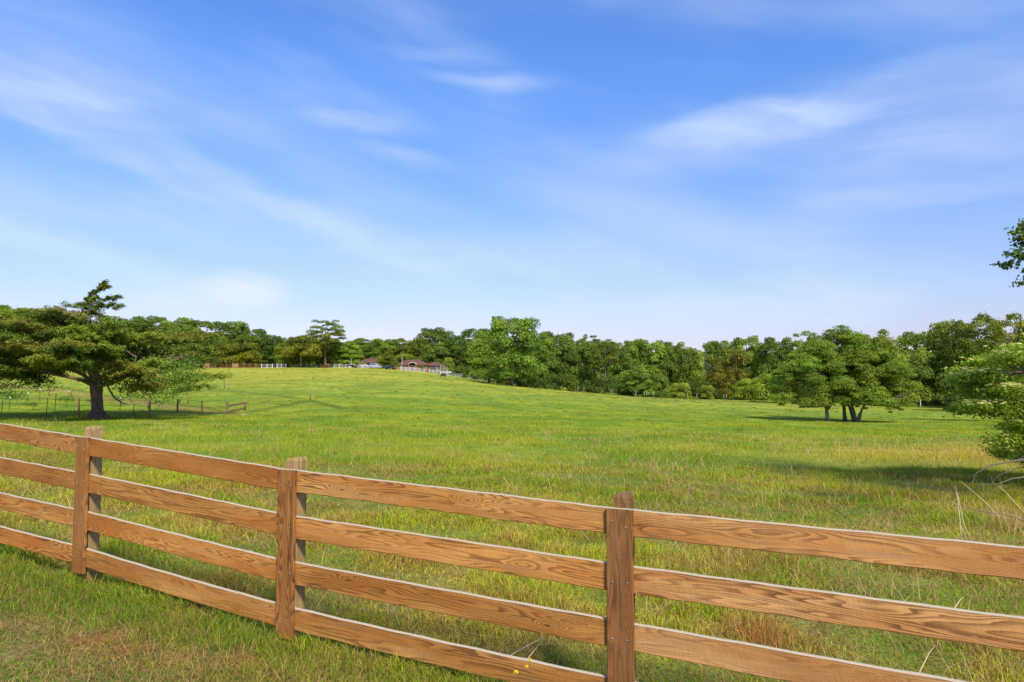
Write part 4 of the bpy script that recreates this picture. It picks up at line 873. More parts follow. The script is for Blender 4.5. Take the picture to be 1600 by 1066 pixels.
# dead twigs and stalks at the right
def stick(name, pts, rad, mt, label, cat, group=None):
    P = [Vector(p) for p in pts]; base = P[0].copy(); m = MB(); m.tube([p - base for p in P], [rad * (1 - .75 * i / (len(P) - 1)) for i in range(len(P))], 6)
    o = m.build(name, mt, None, base, True); return tag(o, label, cat, group)
M_TWIG = simple('dead_twig', (.20, .15, .10), .9, .3, 40); M_STRAW = simple('straw_stalk', (.50, .40, .22), .8, .2, 40)
def arc(l, Y): return [px2w(a, b, Y + i * .05) for i, (a, b) in enumerate(l)]
stick('dead_branch', arc([(1600, 718), (1575, 722), (1545, 728), (1522, 742), (1516, 752)], 12), .022, M_TWIG, 'thin dark dead branch arching down to the left from the flowering shrub', 'branch')
stick('dead_branch', arc([(1604, 745), (1582, 748), (1560, 756), (1530, 760)], 11.5), .014, M_TWIG, 'grey dead twig lying low under the flowering shrub at the right edge', 'branch')
stick('dead_branch', arc([(1604, 815), (1580, 806), (1555, 802), (1515, 795), (1490, 789)], 7.2), .009, M_TWIG, 'dark twig lying across the dry stalks, lowest of the dead branches at right', 'branch')
SG = 'bent dry stalks at the right'
for l, Y, lab in (([(1562, 812), (1545, 790), (1520, 768), (1501, 752)], 7.4, 'long straw stalk leaning left, tallest of the leaning stalks at right'),
                  ([(1604, 805), (1585, 785), (1570, 768), (1559, 758)], 7.0, 'straw stalk leaning left at the very right edge'),
                  ([(1502, 850), (1500, 815), (1497, 785), (1493, 760)], 6.4, 'upright pale stalk left of the leaning straw stalks'),
                  ([(1520, 850), (1506, 820), (1500, 790), (1496, 770)], 6.5, 'straw stalk standing close behind the upright pale stalk'),
                  ([(1434, 1056), (1442, 1040), (1452, 1020), (1461, 1009)], 3.9, 'thick pale stem sticking up between the second and third boards at right'),
                  ([(1488, 958), (1493, 948), (1500, 938), (1508, 931)], 4.6, 'short pale stem sticking up behind the second board at right'),
                  ([(822, 1032), (832, 1020), (842, 1008), (851, 997)], 4.35, 'pale dry stem leaning right above the yellow flowers'),
                  ([(798, 1024), (815, 1014), (835, 1003), (848, 997)], 4.5, 'pale dry stem lying behind the yellow flowers')):
    stick('dry_stalk', arc(l, Y), .0022 * Y ** .5, M_STRAW, lab, 'dry stalk', SG)

# orange broomsedge tuft and a few tall seed stalks
def tuft(px, py, n, hgt, spread, col, label, w=.004):
    p = hit(px, py); X = p.x + rng.normal(0, spread, n); Y = p.y + rng.normal(0, spread * .6, n)
    o = blades('grass_tuft', X - p.x * 0, Y, rng.uniform(.5, 1.1, n) * hgt, w, rng.uniform(.05, .8, n), np.array(col) * rng.uniform(.6, 1.3, (n, 1)), label, 'grass tuft')
    del o['kind']; o['group'] = 'dry grass tufts in the pasture'
tuft(1188, 1010, 170, .34, .13, (.42, .23, .09), 'orange-brown dry grass tuft behind the boards right of the thickest post')
tuft(700, 800, 60, .3, .10, (.38, .28, .12), 'thin dry tuft seen through the top gap between two left-hand posts')
tuft(1540, 880, 160, .42, .16, (.44, .34, .17), 'pale straw tuft in the pasture just behind the top board at right', .005)
tuft(1580, 830, 170, .5, .2, (.46, .36, .18), 'pale straw tuft beneath the flowering shrub at the right edge', .006)
tuft(1027, 745, 40, .5, .10, (.44, .36, .18), 'tall thin seed stalks left of the middle of the pasture, above the thickest post', .007)
tuft(1075, 790, 30, .5, .10, (.42, .34, .17), 'slender seed stalks just right of the thickest post top', .006)
tuft(1345, 768, 26, .45, .15, (.48, .40, .22), 'forked pale stalks standing alone right of centre in the pasture', .006)
tuft(1535, 720, 90, .6, .22, (.46, .37, .16), 'straw tuft left of the shrub stem in the yellow band of grass', .009)

# yellow flowers by the bottom board
M_YEL = simple('yellow_petal', (.80, .58, .02), .6, .1, 20); M_STEM = simple('green_stem', (.07, .14, .03), .8, .2, 30)
for (px, py, gy, lab) in ((806, 1052, 1085, 'largest yellow wildflower, lowest left of the three by the bottom board'), (823, 1043, 1080, 'middle yellow wildflower of the three in front of the bottom board'), (828, 1032, 1080, 'uppermost yellow wildflower of the three, above the bottom board edge')):
    Y = 3.55; top = px2w(px, py, Y); base = Vector((top.x + .02, top.y, g1(top.x + .02, top.y)))
    T = thing('wildflower', base, lab, 'flower', 'yellow wildflowers by the bottom board')
    m = MB(); t = top - base; m.tube([(0, 0, -.02), t * .5 + Vector((.01, 0, 0)), t], [.0022, .0018, .0014], 6); m.build('stem', M_STEM, T)
    m = MB(); k = .015 if px == 806 else .011
    for j in range(3):
        for i in range(9):
            a = i * .698 + j * .3; d = Vector((math.cos(a), math.sin(a), 0)); e = Vector((-d.y, d.x, 0)); L = k * (1 - .25 * j); z = Vector((0, 0, .003 * j)); up = Vector((0, 0, L * (.3 + .35 * j)))
            m.add([t + z, t + z + d * L * .6 + e * L * .28 + up * .4, t + z + d * L + up, t + z + d * L * .6 - e * L * .28 + up * .4], [(0, 1, 2, 3)])
    m.build('blossom', M_YEL, T)

# ------------------------------------------------------------------ garden posts, wires, vines
M_WPOST = simple('weathered_post', (.27, .14, .075), .9, .3, 6); M_TP = simple('green_steel', (.030, .055, .035), .6, .2, 6); M_WHITE = simple('white_paint', (.60, .59, .56), .6, .06, 4)
M_WIRE = simple('fence_wire', (.12, .11, .10), .5, .1, 10, .6)
WP = [(5, 609, 597, 'at the far left edge, half hidden by the cedar'), (39, 615, 606, 'third from left, under the left of the cedar'), (76, 619, 604, 'left of the cedar trunk on the brown strip'), (111, 619, 604, 'closest behind the left side of the cedar trunk'),
      (123, 653, 623, 'thick and dark, just left of the cedar trunk base'), (190, 633, 622, 'small and low, just right of the cedar trunk'), (224.5, 623, 608, 'far one below the cedar right branches'), (231, 639, 616, 'dark one below the cedar right branches'), (233.5, 654, 628, 'pale and nearest, right of the cedar trunk'),
      (277, 645, 624, 'dark one directly under the hanging creeper'), (294, 631, 613, 'slim far one right of the hanging creeper'), (315.5, 649, 626, 'left of the small two-rail gate'),
      (350.5, 608, 593, 'alone high on the slope right of the cedar'), (485, 626, 609, 'alone in the middle of the slope, farthest right')]
tops = {}
for (px, yb, yt, lab) in WP:
    b = hit(px, yb); t = px2w(px, yt, b.y); h = t.z - b.z; m = MB(); r = random.Random(int(px)); lean = r.uniform(-.03, .03)
    m.tube([(0, 0, -.2), (lean * .5, 0, h * .5), (lean, 0, h - .02), (lean, 0, h)], [.062, .06, .058, .045], 9, wob=.06, rng=r)
    o = m.build('wooden_post', M_WPOST, None, b, True); tag(o, 'weathered round wooden post ' + lab, 'post', 'wooden posts of the garden fence'); tops[px] = (b, h)
TPL = [(2, 648, 627, 'leftmost, at the picture edge'), (13.5, 643, 621, 'second from the left edge'), (24, 617, 603, 'far back near the left edge'), (42, 635, 614, 'between the two bright vines at left'), (61, 628, 608, 'far one with a white cap, mid way to the cedar'),
       (72, 648, 624, 'front one with a white cap, left of the tallest'), (85, 646, 616, 'tallest, with a large white cap'), (107, 620, 611, 'short far one left of the cedar trunk'), (187, 643, 621, 'first right of the cedar trunk'), (208, 650, 633, 'low one at the tip of the bare snag')]
for (px, yb, yt, lab) in TPL:
    b = hit(px, yb); h = px2w(px, yt, b.y).z - b.z; lx = .055 * h
    T = thing('steel_post', b, 'green steel T-post ' + lab, 'post', 'green steel posts of the garden')
    m = MB(); q = .02
    for (ax0, ay0, ax1, ay1) in ((-q, -.004, q, .004), (-.004, .004, .004, .03)):
        m.add([(ax0, ay0, -.1), (ax1, ay0, -.1), (ax1, ay1, -.1), (ax0, ay1, -.1), (ax0 + lx, ay0, h), (ax1 + lx, ay0, h), (ax1 + lx, ay1, h), (ax0 + lx, ay1, h)], [(3,2,1,0),(4,5,6,7),(0,1,5,4),(1,2,6,5),(2,3,7,6),(3,0,4,7)])
    for i in range(int(h / .12)): m.box((-.008 + lx * (i * .12 / h), -.012, .06 + i * .12), (.008 + lx * (i * .12 / h), -.003, .085 + i * .12))
    m.build('shaft', M_TP, T); m = MB(); m.tube([(lx, .005, h - .09), (lx, .005, h + .03), (lx + .01, .005, h + .05)], [.035, .035, .015], 8); m.build('cap', M_WHITE, T)
def wires(ptsp, fr, label):
    P = [hit(a, b) for a, b in ptsp]; T = thing('wire_fence', P[0], label, 'wire fence', 'wire strands of the garden fence')
    for f in fr:
        m = MB(); m.tube([p + Vector((0, 0, f + (.02 if i % 2 else 0))) - P[0] for i, p in enumerate(P)], .009, 4); m.build('wire', M_WIRE, T)
wires([(-40, 650), (2, 648), (72, 648), (123, 653), (208, 650), (233.5, 654)], (.35, .7, 1.0), 'front row of thin wires running past the cedar trunk')
wires([(-40, 637), (13.5, 643), (42, 635), (85, 643), (187, 643)], (.8,), 'middle wire carrying the bright vines')
wires([(233.5, 654), (277, 645), (315.5, 649), (355, 647)], (.5, .9), 'wires from the cedar to the small gate')
M_GPOST0 = simple('grey_board', (.30, .27, .22), .9, .2, 5)
M_VINE = leafy('vine_leaf', .45, .03)
for i, (px, yb, w, h, lab) in enumerate([(8, 634, 44, 20, 'long bright green vine row at the left edge'), (26, 634, 30, 20, 'bright green vine just right of the left edge row'), (50, 642, 14, 13, 'small bright vine low between the steel posts'), (103, 636, 26, 16, 'bright green vine with spreading arms left of the cedar trunk'), (141, 636, 12, 12, 'small vine touching the left of the cedar trunk'), (184, 636, 18, 18, 'bright vine just right of the cedar trunk'), (248, 640, 14, 14, 'faint small vine under the right branches of the cedar'), (205, 628, 12, 12, 'tiny bright vine up the slope right of the cedar trunk')]):
    b = hit(px, yb); s = b.y / F; rn = np.random.default_rng(i); T = thing('grape_vine', b, lab, 'vine', 'young vines in the garden')
    hh = h * s; m = MB(); m.tube([(0, 0, -.05), (.03, 0, hh * .5), (0, 0, hh)], [.02, .016, .012], 5); m.tube([(-w * s / 2, 0, hh * .8), (0, 0, hh * .95), (w * s / 2, 0, hh * .8)], [.008, .012, .008], 5); m.build('stem', M_BARK, T)
    n = int(16 * w); C = np.stack([rn.uniform(-1, 1, n) * w * s / 2, rn.normal(0, .15, n), hh * (.85 + .1 * rn.normal(0, 1, n) - .3 * rn.uniform(0, 1, n) ** 3)], 1); nn = rn.normal(0, .6, (n, 3)); nn[:, 2] += .8
    link('foliage', leafmesh('vine_foliage', [quads(C, nn, .07 * rn.uniform(.6, 1.3, n), np.array((.20, .33, .04)) * rn.uniform(.75, 1.25, (n, 1)), .8, None, rn)], M_VINE), T)
# small two-rail gate panel
a, b = hit(355, 647), hit(382.5, 641); T = thing('rail_panel', a, 'small brown two-rail wooden panel between two posts at the end of the garden', 'fence')
for p, yt in ((a, 627), (b, 624)):
    h = px2w(0, yt, p.y).z - p.z; m = MB(); q = p - a; m.tube([q + Vector((0, 0, -.2)), q + Vector((0, 0, h))], [.075, .07], 9); m.build('post', M_WPOST, T, smooth=True)
for f in (.10, .48):
    m = MB(); u = b - a; u2 = u.normalized(); nn = Vector((-u2.y, u2.x, 0)) * .02; z = Vector((0, 0, f)); zz = Vector((0, 0, .12)); c = [z - u2 * .08, z + u + u2 * .08]; o = Vector((-u2.y, u2.x, 0)) * -.09
    m.add([c[0] - nn + o, c[1] - nn + o, c[1] + nn + o, c[0] + nn + o, c[0] - nn + zz + o, c[1] - nn + zz + o, c[1] + nn + zz + o, c[0] + nn + zz + o], [(3,2,1,0),(4,5,6,7),(0,1,5,4),(1,2,6,5),(2,3,7,6),(3,0,4,7)]); m.build('rail', M_WPOST, T)
stick('fallen_board', [hit(378, 648.5), hit(388, 647), hit(393, 646)], .05, M_GPOST0, 'pale board lying in the grass beside the small two-rail panel', 'board')

# ------------------------------------------------------------------ far fences, posts
M_BFENCE = simple('brown_fence_board', (.30, .15, .065), .85, .25, 1.5); M_GFENCE = simple('grey_fence_board', (.20, .18, .15), .85, .25, 2)
def rail_fence(name, pts, n, h, rails, m_, label, w=.11, close=()):
    """pts: (px, Y, base offset) corners; posts spaced evenly, rails between"""
    base = on(*pts[0][:2]); T = thing(name, base, label, 'fence', None)
    P = []; t = np.linspace(0, len(pts) - 1, n)
    for v in t:
        i = min(int(v), len(pts) - 2); f = v - i; px = pts[i][0] * (1 - f) + pts[i + 1][0] * f; Y = pts[i][1] * (1 - f) + pts[i + 1][1] * f; P.append(on(px, Y))
    for p in P:
        m = MB(); q = p - base; m.box((q.x - w / 2, q.y - w / 2, q.z - .3), (q.x + w / 2, q.y + w / 2, q.z + h + .08)); m.add([(q.x - w/2, q.y - w/2, q.z + h + .08), (q.x + w/2, q.y - w/2, q.z + h + .08), (q.x + w/2, q.y + w/2, q.z + h + .08), (q.x - w/2, q.y + w/2, q.z + h + .08), (q.x, q.y, q.z + h + .14)], [(0, 1, 4), (1, 2, 4), (2, 3, 4), (3, 0, 4)])
        m.build('post', m_, T)
    for f in rails:
        m = MB()
        for a, b in zip(P[:-1], P[1:]):
            qa, qb = a - base, b - base; o = Vector((0, -w / 2 - .02, f * h)); zz = Vector((0, 0, .085)); y = Vector((0, .018, 0))
            m.add([qa - y + o, qb - y + o, qb + y + o, qa + y + o, qa - y + zz + o, qb - y + zz + o, qb + y + zz + o, qa + y + zz + o], [(3,2,1,0),(4,5,6,7),(0,1,5,4),(1,2,6,5),(2,3,7,6),(3,0,4,7)])
        m.build('rail', m_, T)
    for i in close:
        m = MB(); a, b = P[i] - base, P[i + 1] - base
        k = 0
        while k < 12:
            u = a.lerp(b, (k + .5) / 12); m.box((u.x - .08, u.y - .16, u.z + .1), (u.x + .08, u.y - .13, u.z + h)); k += 1
        m.build('boarding', m_, T)
    return T
rail_fence('board_fence', [(318, 232), (409, 229)], 11, 1.45, (.08, .34, .6, .88), M_BFENCE, 'long orange-brown board fence along the hill crest beyond the cedar', .16, close=(0, 5))
rail_fence('board_fence', [(409, 229), (426, 228)], 3, 1.25, (.1, .5, .88), M_WHITE, 'short bright white fence panel at the right end of the brown fence', .18)
rail_fence('board_fence', [(426, 236), (434, 234), (470, 233), (500, 233), (513, 233)], 10, 1.25, (.25, .55, .85), M_GFENCE, 'grey weathered rail fence under the pine on the hill crest', .13)
rail_fence('board_fence', [(433, 228), (447, 228)], 3, 1.3, (.1, .5, .88), M_WHITE, 'white gate-like panel standing alone left of the reddish cedar', .18)
rail_fence('board_fence', [(514, 234), (548, 236)], 5, 1.3, (.15, .5, .88), M_WHITE, 'white rail fence between the brown horse and the paint horse', .15)
rail_fence('board_fence', [(559, 233), (574, 233)], 3, 1.0, (.3, .85), M_WHITE, 'low white rail fence in front of the parked white car', .10)
rail_fence('board_fence', [(626, 231), (663, 229)], 6, 1.25, (.08, .36, .62, .88), M_WHITE, 'white board fence directly in front of the house door', .13)
rail_fence('board_fence', [(671, 229), (700, 226), (758, 218)], 11, 1.2, (.1, .36, .62, .88), M_WHITE, 'long white board fence descending to the right below the house', .13)
rail_fence('board_fence', [(700, 250), (770, 236)], 8, 1.1, (.3, .85), M_GFENCE, 'thin grey fence behind the long white one, right of the bare tree', .12)
for px, Y, h, w, lab in ((549, 238, 3.4, .15, 'thick white post beside the paint horse'), (628, 240, 5.0, .065, 'tall slim pale flagpole in front of the brick house'), (1436, 106, 1.25, .07, 'white marker post at the field edge right of the grove'), (835, 166, 1.3, .16, 'short pale post at the field edge right of the biggest tree')):
    b = on(px, Y); m = MB(); m.tube([(0, 0, -.2), (0, 0, h * .5), (0, 0, h - .05), (0, 0, h)], [w, w * .9, w * .8, w * .4], 8); tag(m.build('pole' if h > 2 else 'marker_post', M_WHITE, None, b, True), lab, 'post')
M_GPOST = simple('grey_post', (.27, .24, .19), .9, .2, 5)
for i, (px, Y) in enumerate(((903, 156), (912, 156), (954, 152), (957, 152), (993, 148), (1006, 147), (1010, 147), (1020, 146), (1073, 143), (1088, 142), (1130, 140), (1134, 140))):
    b = on(px, Y); m = MB(); h = 1.25; m.tube([(0, 0, -.2), (.02, 0, h)], [.055, .05], 7)
    lab = ['first from the left in the line', 'second from the left in the line', 'left of the pair below the bare-trunked pine', 'right of the pair below the bare-trunked pine', 'below the forward bluish tree', 'just right of the forward bluish tree', 'middle one beneath the short tree', 'right of the short tree', 'below the pale flowering bush', 'between the pale bush and the reddish conifers', 'left of the pair under the reddish conifers', 'right of the pair under the reddish conifers'][i]
    tag(m.build('fence_post', M_GPOST, None, b, True), 'grey fence post at the tree line, ' + lab, 'post', 'fence posts along the tree line')

# ------------------------------------------------------------------ house and wing
M_ROOF = simple('red_shingle', (.125, .058, .036), .9, .25, 3); M_BRICK = simple('tan_brick', (.27, .15, .085), .9, .25, 5); M_GLASS = simple('window_glass', (.05, .07, .08), .1, .2, 2, 0, .8); M_SIDE = simple('dark_siding', (.13, .10, .08), .8, .2, 3); M_TRIM = simple('cream_trim', (.42, .36, .28), .7, .08, 3); M_DOOR = simple('red_brown_door', (.25, .09, .05), .7, .2, 3)
def hip(m, x0, x1, y0, y1, z, h, hipl, hipr, ov=.5, th=.12):
    x0 -= ov; x1 += ov; y0 -= ov; y1 += ov; yc = (y0 + y1) / 2; a, b = x0 + hipl, x1 - hipr
    v = [(x0,y0,z),(x1,y0,z),(x1,y1,z),(x0,y1,z),(a,yc,z+h),(b,yc,z+h),(x0,y0,z-th),(x1,y0,z-th),(x1,y1,z-th),(x0,y1,z-th)]
    m.add(v, [(0,1,5,4),(1,2,5),(2,3,4,5),(3,0,4),(6,7,1,0),(7,8,2,1),(8,9,3,2),(9,6,0,3),(9,8,7,6)])
def house():
    Y = 250; s = Y / F; base = on(642, Y); T = thing('brick_house', base, 'long single-storey brick ranch house with red-brown hip roof and arched entry', 'house')
    x = lambda px: (px - 642) * s; W = MB(); z0 = -.5; e = 1.95
    W.box((x(619), 0, z0), (x(668), 10, e)); W.box((x(668) + .003, 1.5, z0), (x(688), 9, e - .15)); W.build('wall', M_BRICK, T)
    m = MB(); hip(m, x(619), x(668), 0, 10, e + .12, 2.15, 4.2, 4.2); ro = m.build('roof', M_ROOF, T)
    m = MB(); hip(m, x(664), x(688), 1.5, 9, e - .02, 1.35, 3.0, 1.5); m.build('roof', M_ROOF, T)
    m = MB(); cx = x(645); rr = 1.45; n = 12                         # arched entry hood
    arc_ = [(cx + rr * math.cos(math.pi * (1 - i / n)), e - .05 + 1.0 * math.sin(math.pi * i / n)) for i in range(n + 1)]
    for i in range(n):
        (xa, za), (xb, zb) = arc_[i], arc_[i + 1]
        m.add([(xa, -1.2, za), (xb, -1.2, zb), (xb, 1.5, zb), (xa, 1.5, za), (xa, -1.2, za + .22), (xb, -1.2, zb + .22), (xb, 1.5, zb + .22), (xa, 1.5, za + .22)], [(3,2,1,0),(4,5,6,7),(0,1,5,4),(2,3,7,6)])
    m.build('arch', M_TRIM, T)
    for sx in (-1, 1):
        m = MB(); m.box((cx + sx * 1.25 - .18, -1.15, z0), (cx + sx * 1.25 + .18, -.75, e - .05)); m.build('pillar', M_BRICK, T)
    m = MB(); m.box((cx - .95, -.06, -.1), (cx - .35, -.01, 1.9)); m.box((cx - .25, -.06, -.1), (cx + .25, -.01, 2.0)); m.box((cx + .35, -.06, -.1), (cx + .95, -.01, 1.9)); gl = m.build('entry_glass', M_GLASS, T)
    m = MB()
    for u in (-1.03, -.33, .27, .97): m.box((cx + u - .03, -.10, -.1), (cx + u + .06, -.02, 2.0))
    m.box((cx - 1.03, -.115, 1.0), (cx + 1.03, -.103, 1.08)); m.build('frame', M_TRIM, gl)
    m = MB(); m.box((x(652), -.07, -.1), (x(656), -.01, 1.85)); m.build('door', M_DOOR, T)
    for (a, b) in ((630, 634), (659, 664)):
        m = MB(); m.box((x(a), -.05, .6), (x(b), -.01, 1.6)); w = m.build('window', M_GLASS, T)
        m = MB(); m.box((x(a) - .08, -.09, .5), (x(b) + .08, -.055, .6)); m.box((x(a) - .08, -.09, 1.6), (x(b) + .08, -.055, 1.7)); m.box((x((a + b) / 2) - .03, -.09, .602), (x((a + b) / 2) + .03, -.055, 1.598)); m.build('frame', M_TRIM, w)
    for a in (672, 675.2, 678.4, 681.6):
        m = MB(); m.box((x(a), 1.40, 0), (x(a + 2.4), 1.46, 1.6)); m.build('window', M_GLASS, T)
    m = MB(); m.box((x(671), 1.465, -.2), (x(687), 1.495, 1.72)); m.build('siding', M_SIDE, T)
    # left wing / garage
    base = on(576, 256); T = thing('brick_garage', base, 'low brick outbuilding with red-brown roof left of the main house, partly behind bushes', 'building')
    s = 256 / F; x = lambda px: (px - 576) * s; m = MB(); m.box((x(558), 0, -.5), (x(600), 9, 1.85)); m.build('wall', M_BRICK, T)
    m = MB(); hip(m, x(558), x(600), 0, 9, 1.97, 1.75, 4, 4); m.build('roof', M_ROOF, T)
    for a in (562, 585):
        m = MB(); m.box((x(a), -.05, 0), (x(a + 10), -.01, 1.6)); m.build('garage_door', M_TRIM if a == 562 else M_DOOR, T)
    m = MB(); m.box((x(575), -.05, .5), (x(580), -.01, 1.5)); m.build('window', M_GLASS, T)
house()
def patio_umbrella():
    b = on(554.5, 246); T = thing('patio_umbrella', b, 'open white patio umbrella beside the white post near the garage', 'umbrella')
    m = MB(); m.tube([(0, 0, -.2), (0, 0, 2.9)], [.04, .035], 8); m.build('pole', M_WHITE, T); m = MB(); n = 8
    v = [(0, 0, 3.1)] + [(.45 * math.cos(i * .785), .45 * math.sin(i * .785), 2.95) for i in range(n)] + [(.9 * math.cos(i * .785), .9 * math.sin(i * .785), 2.5) for i in range(n)]
    f = [(0, 1 + i, 1 + (i + 1) % n) for i in range(n)] + [(1 + i, 9 + i, 9 + (i + 1) % n, 1 + (i + 1) % n) for i in range(n)]; m.add(v, f); m.build('canopy', M_WHITE, T, smooth=False)
patio_umbrella()
def bare_tree():
    b = on(690, 238); s = 238 / F; r = random.Random(4); T = thing('bare_tree', b, 'small tree with bare white forking branches at the right end of the house', 'tree'); m = MB()
    def br(p, d, L, q, k):
        e = p + d * L; m.tube([p, p.lerp(e, .5) + Vector((r.uniform(-.06, .06), 0, .05)), e], [q, q * .8, q * .6], 6)
        if k == 0: return
        for _ in range(3 if k > 1 else 2):
            a = Vector((r.uniform(-.75, .75), r.uniform(-.6, .6), r.uniform(-.05, .5))); br(e, (d + a).normalized(), L * r.uniform(.6, .8), q * .6, k - 1)
    for a in ((-.85, .1, .95), (-.3, -.1, 1.1), (.2, .2, 1.1), (.75, 0, .8), (1.0, .1, .55)): br(Vector((0, 0, .1)), Vector(a).normalized(), 1.25, .15, 3)
    m.build('trunk', M_PALE, T)
    rn = np.random.default_rng(2); parts = [lobe_leaves((x, .4, z), (q, q, q * .7), 160, .10, np.array((.13, .15, .05)), rn, inner=.8) for x, z, q in ((.1, 3.4, .9), (-.7, 3.0, .7), (1.1, 3.0, .9), (1.6, 2.6, .7))]
    link('crown', leafmesh('bare_crown', parts, M_LEAF), T)
bare_tree()

# ------------------------------------------------------------------ vehicles near the house
M_TYRE = simple('tyre_rubber', (.02, .02, .02), .8, .1, 5); M_RIM = simple('wheel_rim', (.45, .45, .47), .35, .05, 5, .7); M_LAMP = simple('lamp_lens', (.7, .7, .65), .2, .05, 5)
def car(px, Y, L, H, rz, colr, label, suv=True):
    b = on(px, Y); T = thing('parked_car', b, label, 'car', 'cars parked by the house', rz)
    M = simple('car_paint', colr, .3, .04, 1, .3, .5); W_ = 1.82; k = L / 4.7
    roof = [(-2.2, .95), (-1.75, 1.0), (-1.55, 1.62), (.35, 1.64), (1.15, 1.08), (2.15, .92)] if suv else [(-2.2, .9), (-1.6, .95), (-.9, 1.38), (.35, 1.40), (1.1, .98), (2.2, .82)]
    hs = H / max(z for _, z in roof)
    prof = [(-2.33, .35), (-2.35, .7)] + roof + [(2.34, .68), (2.33, .35)]
    m = MB(); n = len(prof); v = []
    for sy in (-1, 1):
        for (x, z) in prof: v.append((x * k, sy * (W_ / 2 - (.16 if z > 1.15 else 0)), z * hs))
    f = [tuple(range(n)), tuple(reversed(range(n, 2 * n)))] + [(i, i + n, (i + 1) % n + n, (i + 1) % n) for i in range(n)]
    m.add(v, f); body = m.build('body', M, T)
    # side and end glass, a few mm proud
    t = roof; xs_ = (t[2][0] * k * .98, t[3][0] * k, (t[4][0] - .15) * k, (t[1][0] + .15) * k)
    for sy in (-1, 1):
        m = MB(); y0, y1 = sy * (W_ / 2 - .05), sy * (W_ / 2 - .145); zl, zh = 1.1 * hs if suv else 1.0 * hs, (1.54 if suv else 1.33) * hs
        y0 = sy * (W_ / 2 + .004); m.add([(xs_[3], y0 - sy * .02, zl), (xs_[2], y0 - sy * .02, zl), (xs_[1], y1 + sy * .02, zh), (xs_[0] + .12, y1 + sy * .02, zh)], [(0, 1, 2, 3)]); m.build('side_window', M_GLASS, T)
    m = MB(); x0, z0, x1, z1 = t[4][0] * k, t[4][1] * hs, t[3][0] * k, t[3][1] * hs
    m.add([(x0 - .02, -.75, z0 + .05), (x0 - .02, .75, z0 + .05), (x1 + .05, .68, z1 - .02), (x1 + .05, -.68, z1 - .02)], [(0, 1, 2, 3)]); m.build('windscreen', M_GLASS, T)
    for sx in (-1.42, 1.42):
        for sy in (-1, 1):
            m = MB(); y = sy * (W_ / 2 - .1); m.tube([(sx * k, y - .11, .34), (sx * k, y + .11, .34)], .34, 16); w = m.build('wheel', M_TYRE, T)
            m = MB(); m.tube([(sx * k, y + sy * .105, .34), (sx * k, y + sy * .125, .34)], .2, 10); m.build('rim', M_RIM, w)
    for sy in (-.65, .65):
        m = MB(); m.box((2.33 * k, sy - .15, .62 * hs), (2.36 * k, sy + .15, .78 * hs)); m.build('headlight', M_LAMP, T)
car(586.5, 240, 4.9, 1.75, R(8), (.30, .34, .42), 'grey-blue sport utility vehicle parked left of the olive conifer')
car(608, 238, 4.4, 1.45, R(-12), (.025, .025, .03), 'black car parked in the shade under the olive conifer', False)
car(566, 243, 4.9, 1.6, R(176), (.5, .5, .5), 'white car parked behind the low white fence near the garage', False)
car(702, 244, 4.5, 1.45, R(10), (.10, .10, .12), 'dark grey car parked right of the bare white-branched tree', False)

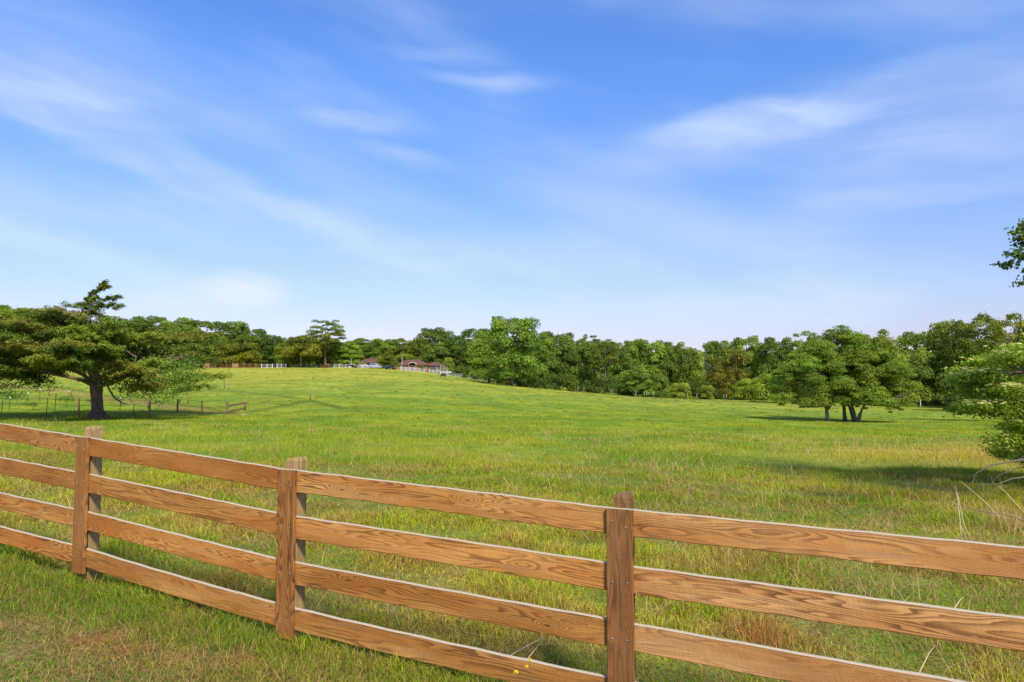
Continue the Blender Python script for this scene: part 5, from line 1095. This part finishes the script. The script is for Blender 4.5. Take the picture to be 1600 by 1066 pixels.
# ------------------------------------------------------------------ horses and cow
def coat(name, c1, c2, thr):
    m, t, o = mat(name); p = t.new('ShaderNodeBsdfPrincipled'); tc = t.new('ShaderNodeTexCoord').outputs['Object']
    f = t.rng(t.noise(tc, 1.6, 1), thr, thr + .03); t.put(p.inputs['Base Color'], t.mix(f, (*c1, 1), (*c2, 1))); p.inputs['Roughness'].default_value = .6; t.l.new(p.outputs[0], o.inputs[0]); return m
def horse(name, px, Y, rz, k, m_, label, cat, cow=False):
    """one skinned surface: trunk, lowered neck and head, four jointed legs, tail"""
    b = on(px, Y); T = thing(name, b, label, cat, None, rz)
    V = [(0, 0, 1.22), (-.45, 0, 1.25), (-.75, 0, 1.2), (.4, 0, 1.2), (.68, 0, 1.22), (.98, 0, .98), (1.22, 0, .62), (1.38, 0, .36), (1.50, 0, .12)]
    Rr = [(.30, .34), (.28, .32), (.2, .24), (.26, .34), (.19, .26), (.12, .19), (.10, .14), (.10, .12), (.06, .065)]
    if cow: V[0] = (0, 0, 1.1); Rr[0] = (.34, .4); V = [(x, y, z * .93) for x, y, z in V]
    E = [(0, 1), (1, 2), (0, 3), (3, 4), (4, 5), (5, 6), (6, 7), (7, 8)]
    for sy in (-1, 1):
        i = len(V); V += [(.5, sy * .17, .95), (.52, sy * .17, .55), (.5, sy * .17, .28), (.53, sy * .17, .04)]; Rr += [(.12, .13), (.07, .07), (.045, .045), (.06, .05)]; E += [(3, i), (i, i + 1), (i + 1, i + 2), (i + 2, i + 3)]
        i = len(V); V += [(-.62, sy * .18, .98), (-.55, sy * .18, .72), (-.78, sy * .18, .5), (-.74, sy * .18, .24), (-.70, sy * .18, .04)]; Rr += [(.15, .17), (.10, .11), (.06, .06), (.045, .045), (.06, .05)]; E += [(1, i), (i, i + 1), (i + 1, i + 2), (i + 2, i + 3), (i + 3, i + 4)]
        i = len(V); V += [(1.20, sy * .07, .78)]; Rr += [(.03, .02)]; E += [(6, i)]
    i = len(V); V += [(-.95, 0, 1.15), (-1.03, 0, .85), (-1.02, 0, .5)]; Rr += [(.05, .05), (.06, .06), (.03, .03)]; E += [(2, i), (i, i + 1), (i + 1, i + 2)]
    me = bpy.data.meshes.new('body'); me.from_pydata([tuple(c * k for c in v) for v in V], E, []); me.materials.append(m_)
    o = link('body', me, T); sk = o.modifiers.new('skin', 'SKIN'); sk.use_smooth_shade = True
    for v, q in zip(me.skin_vertices[0].data, Rr): v.radius = (q[0] * k * 1.35, q[1] * k * 1.2)
    me.skin_vertices[0].data[0].use_root = True
    ss = o.modifiers.new('sub', 'SUBSURF'); ss.levels = 1; ss.render_levels = 2
    if not cow:
        m = MB(); m.tube([(.72 * k, 0, 1.5 * k), (.95 * k, 0, 1.2 * k), (1.2 * k, 0, .82 * k)], [.03 * k, .06 * k, .03 * k], 6); m.build('mane', M_TYRE, T, smooth=True)
horse('horse', 552, 229, R(180), 1.0, coat('paint_coat', (.03, .015, .012), (.75, .72, .68), .52), 'dark brown and white paint horse grazing beside the white post', 'horse')
horse('horse', 511, 229, R(172), .95, coat('bay_coat', (.14, .045, .02), (.2, .07, .03), .5), 'reddish brown horse grazing at the white fence left of the paint horse', 'horse')
horse('cow', 692.5, 178, R(-14), .78, coat('calf_coat', (.03, .014, .01), (.6, .5, .42), .60), 'small dark brown calf grazing alone on the slope below the white fence', 'calf', True)
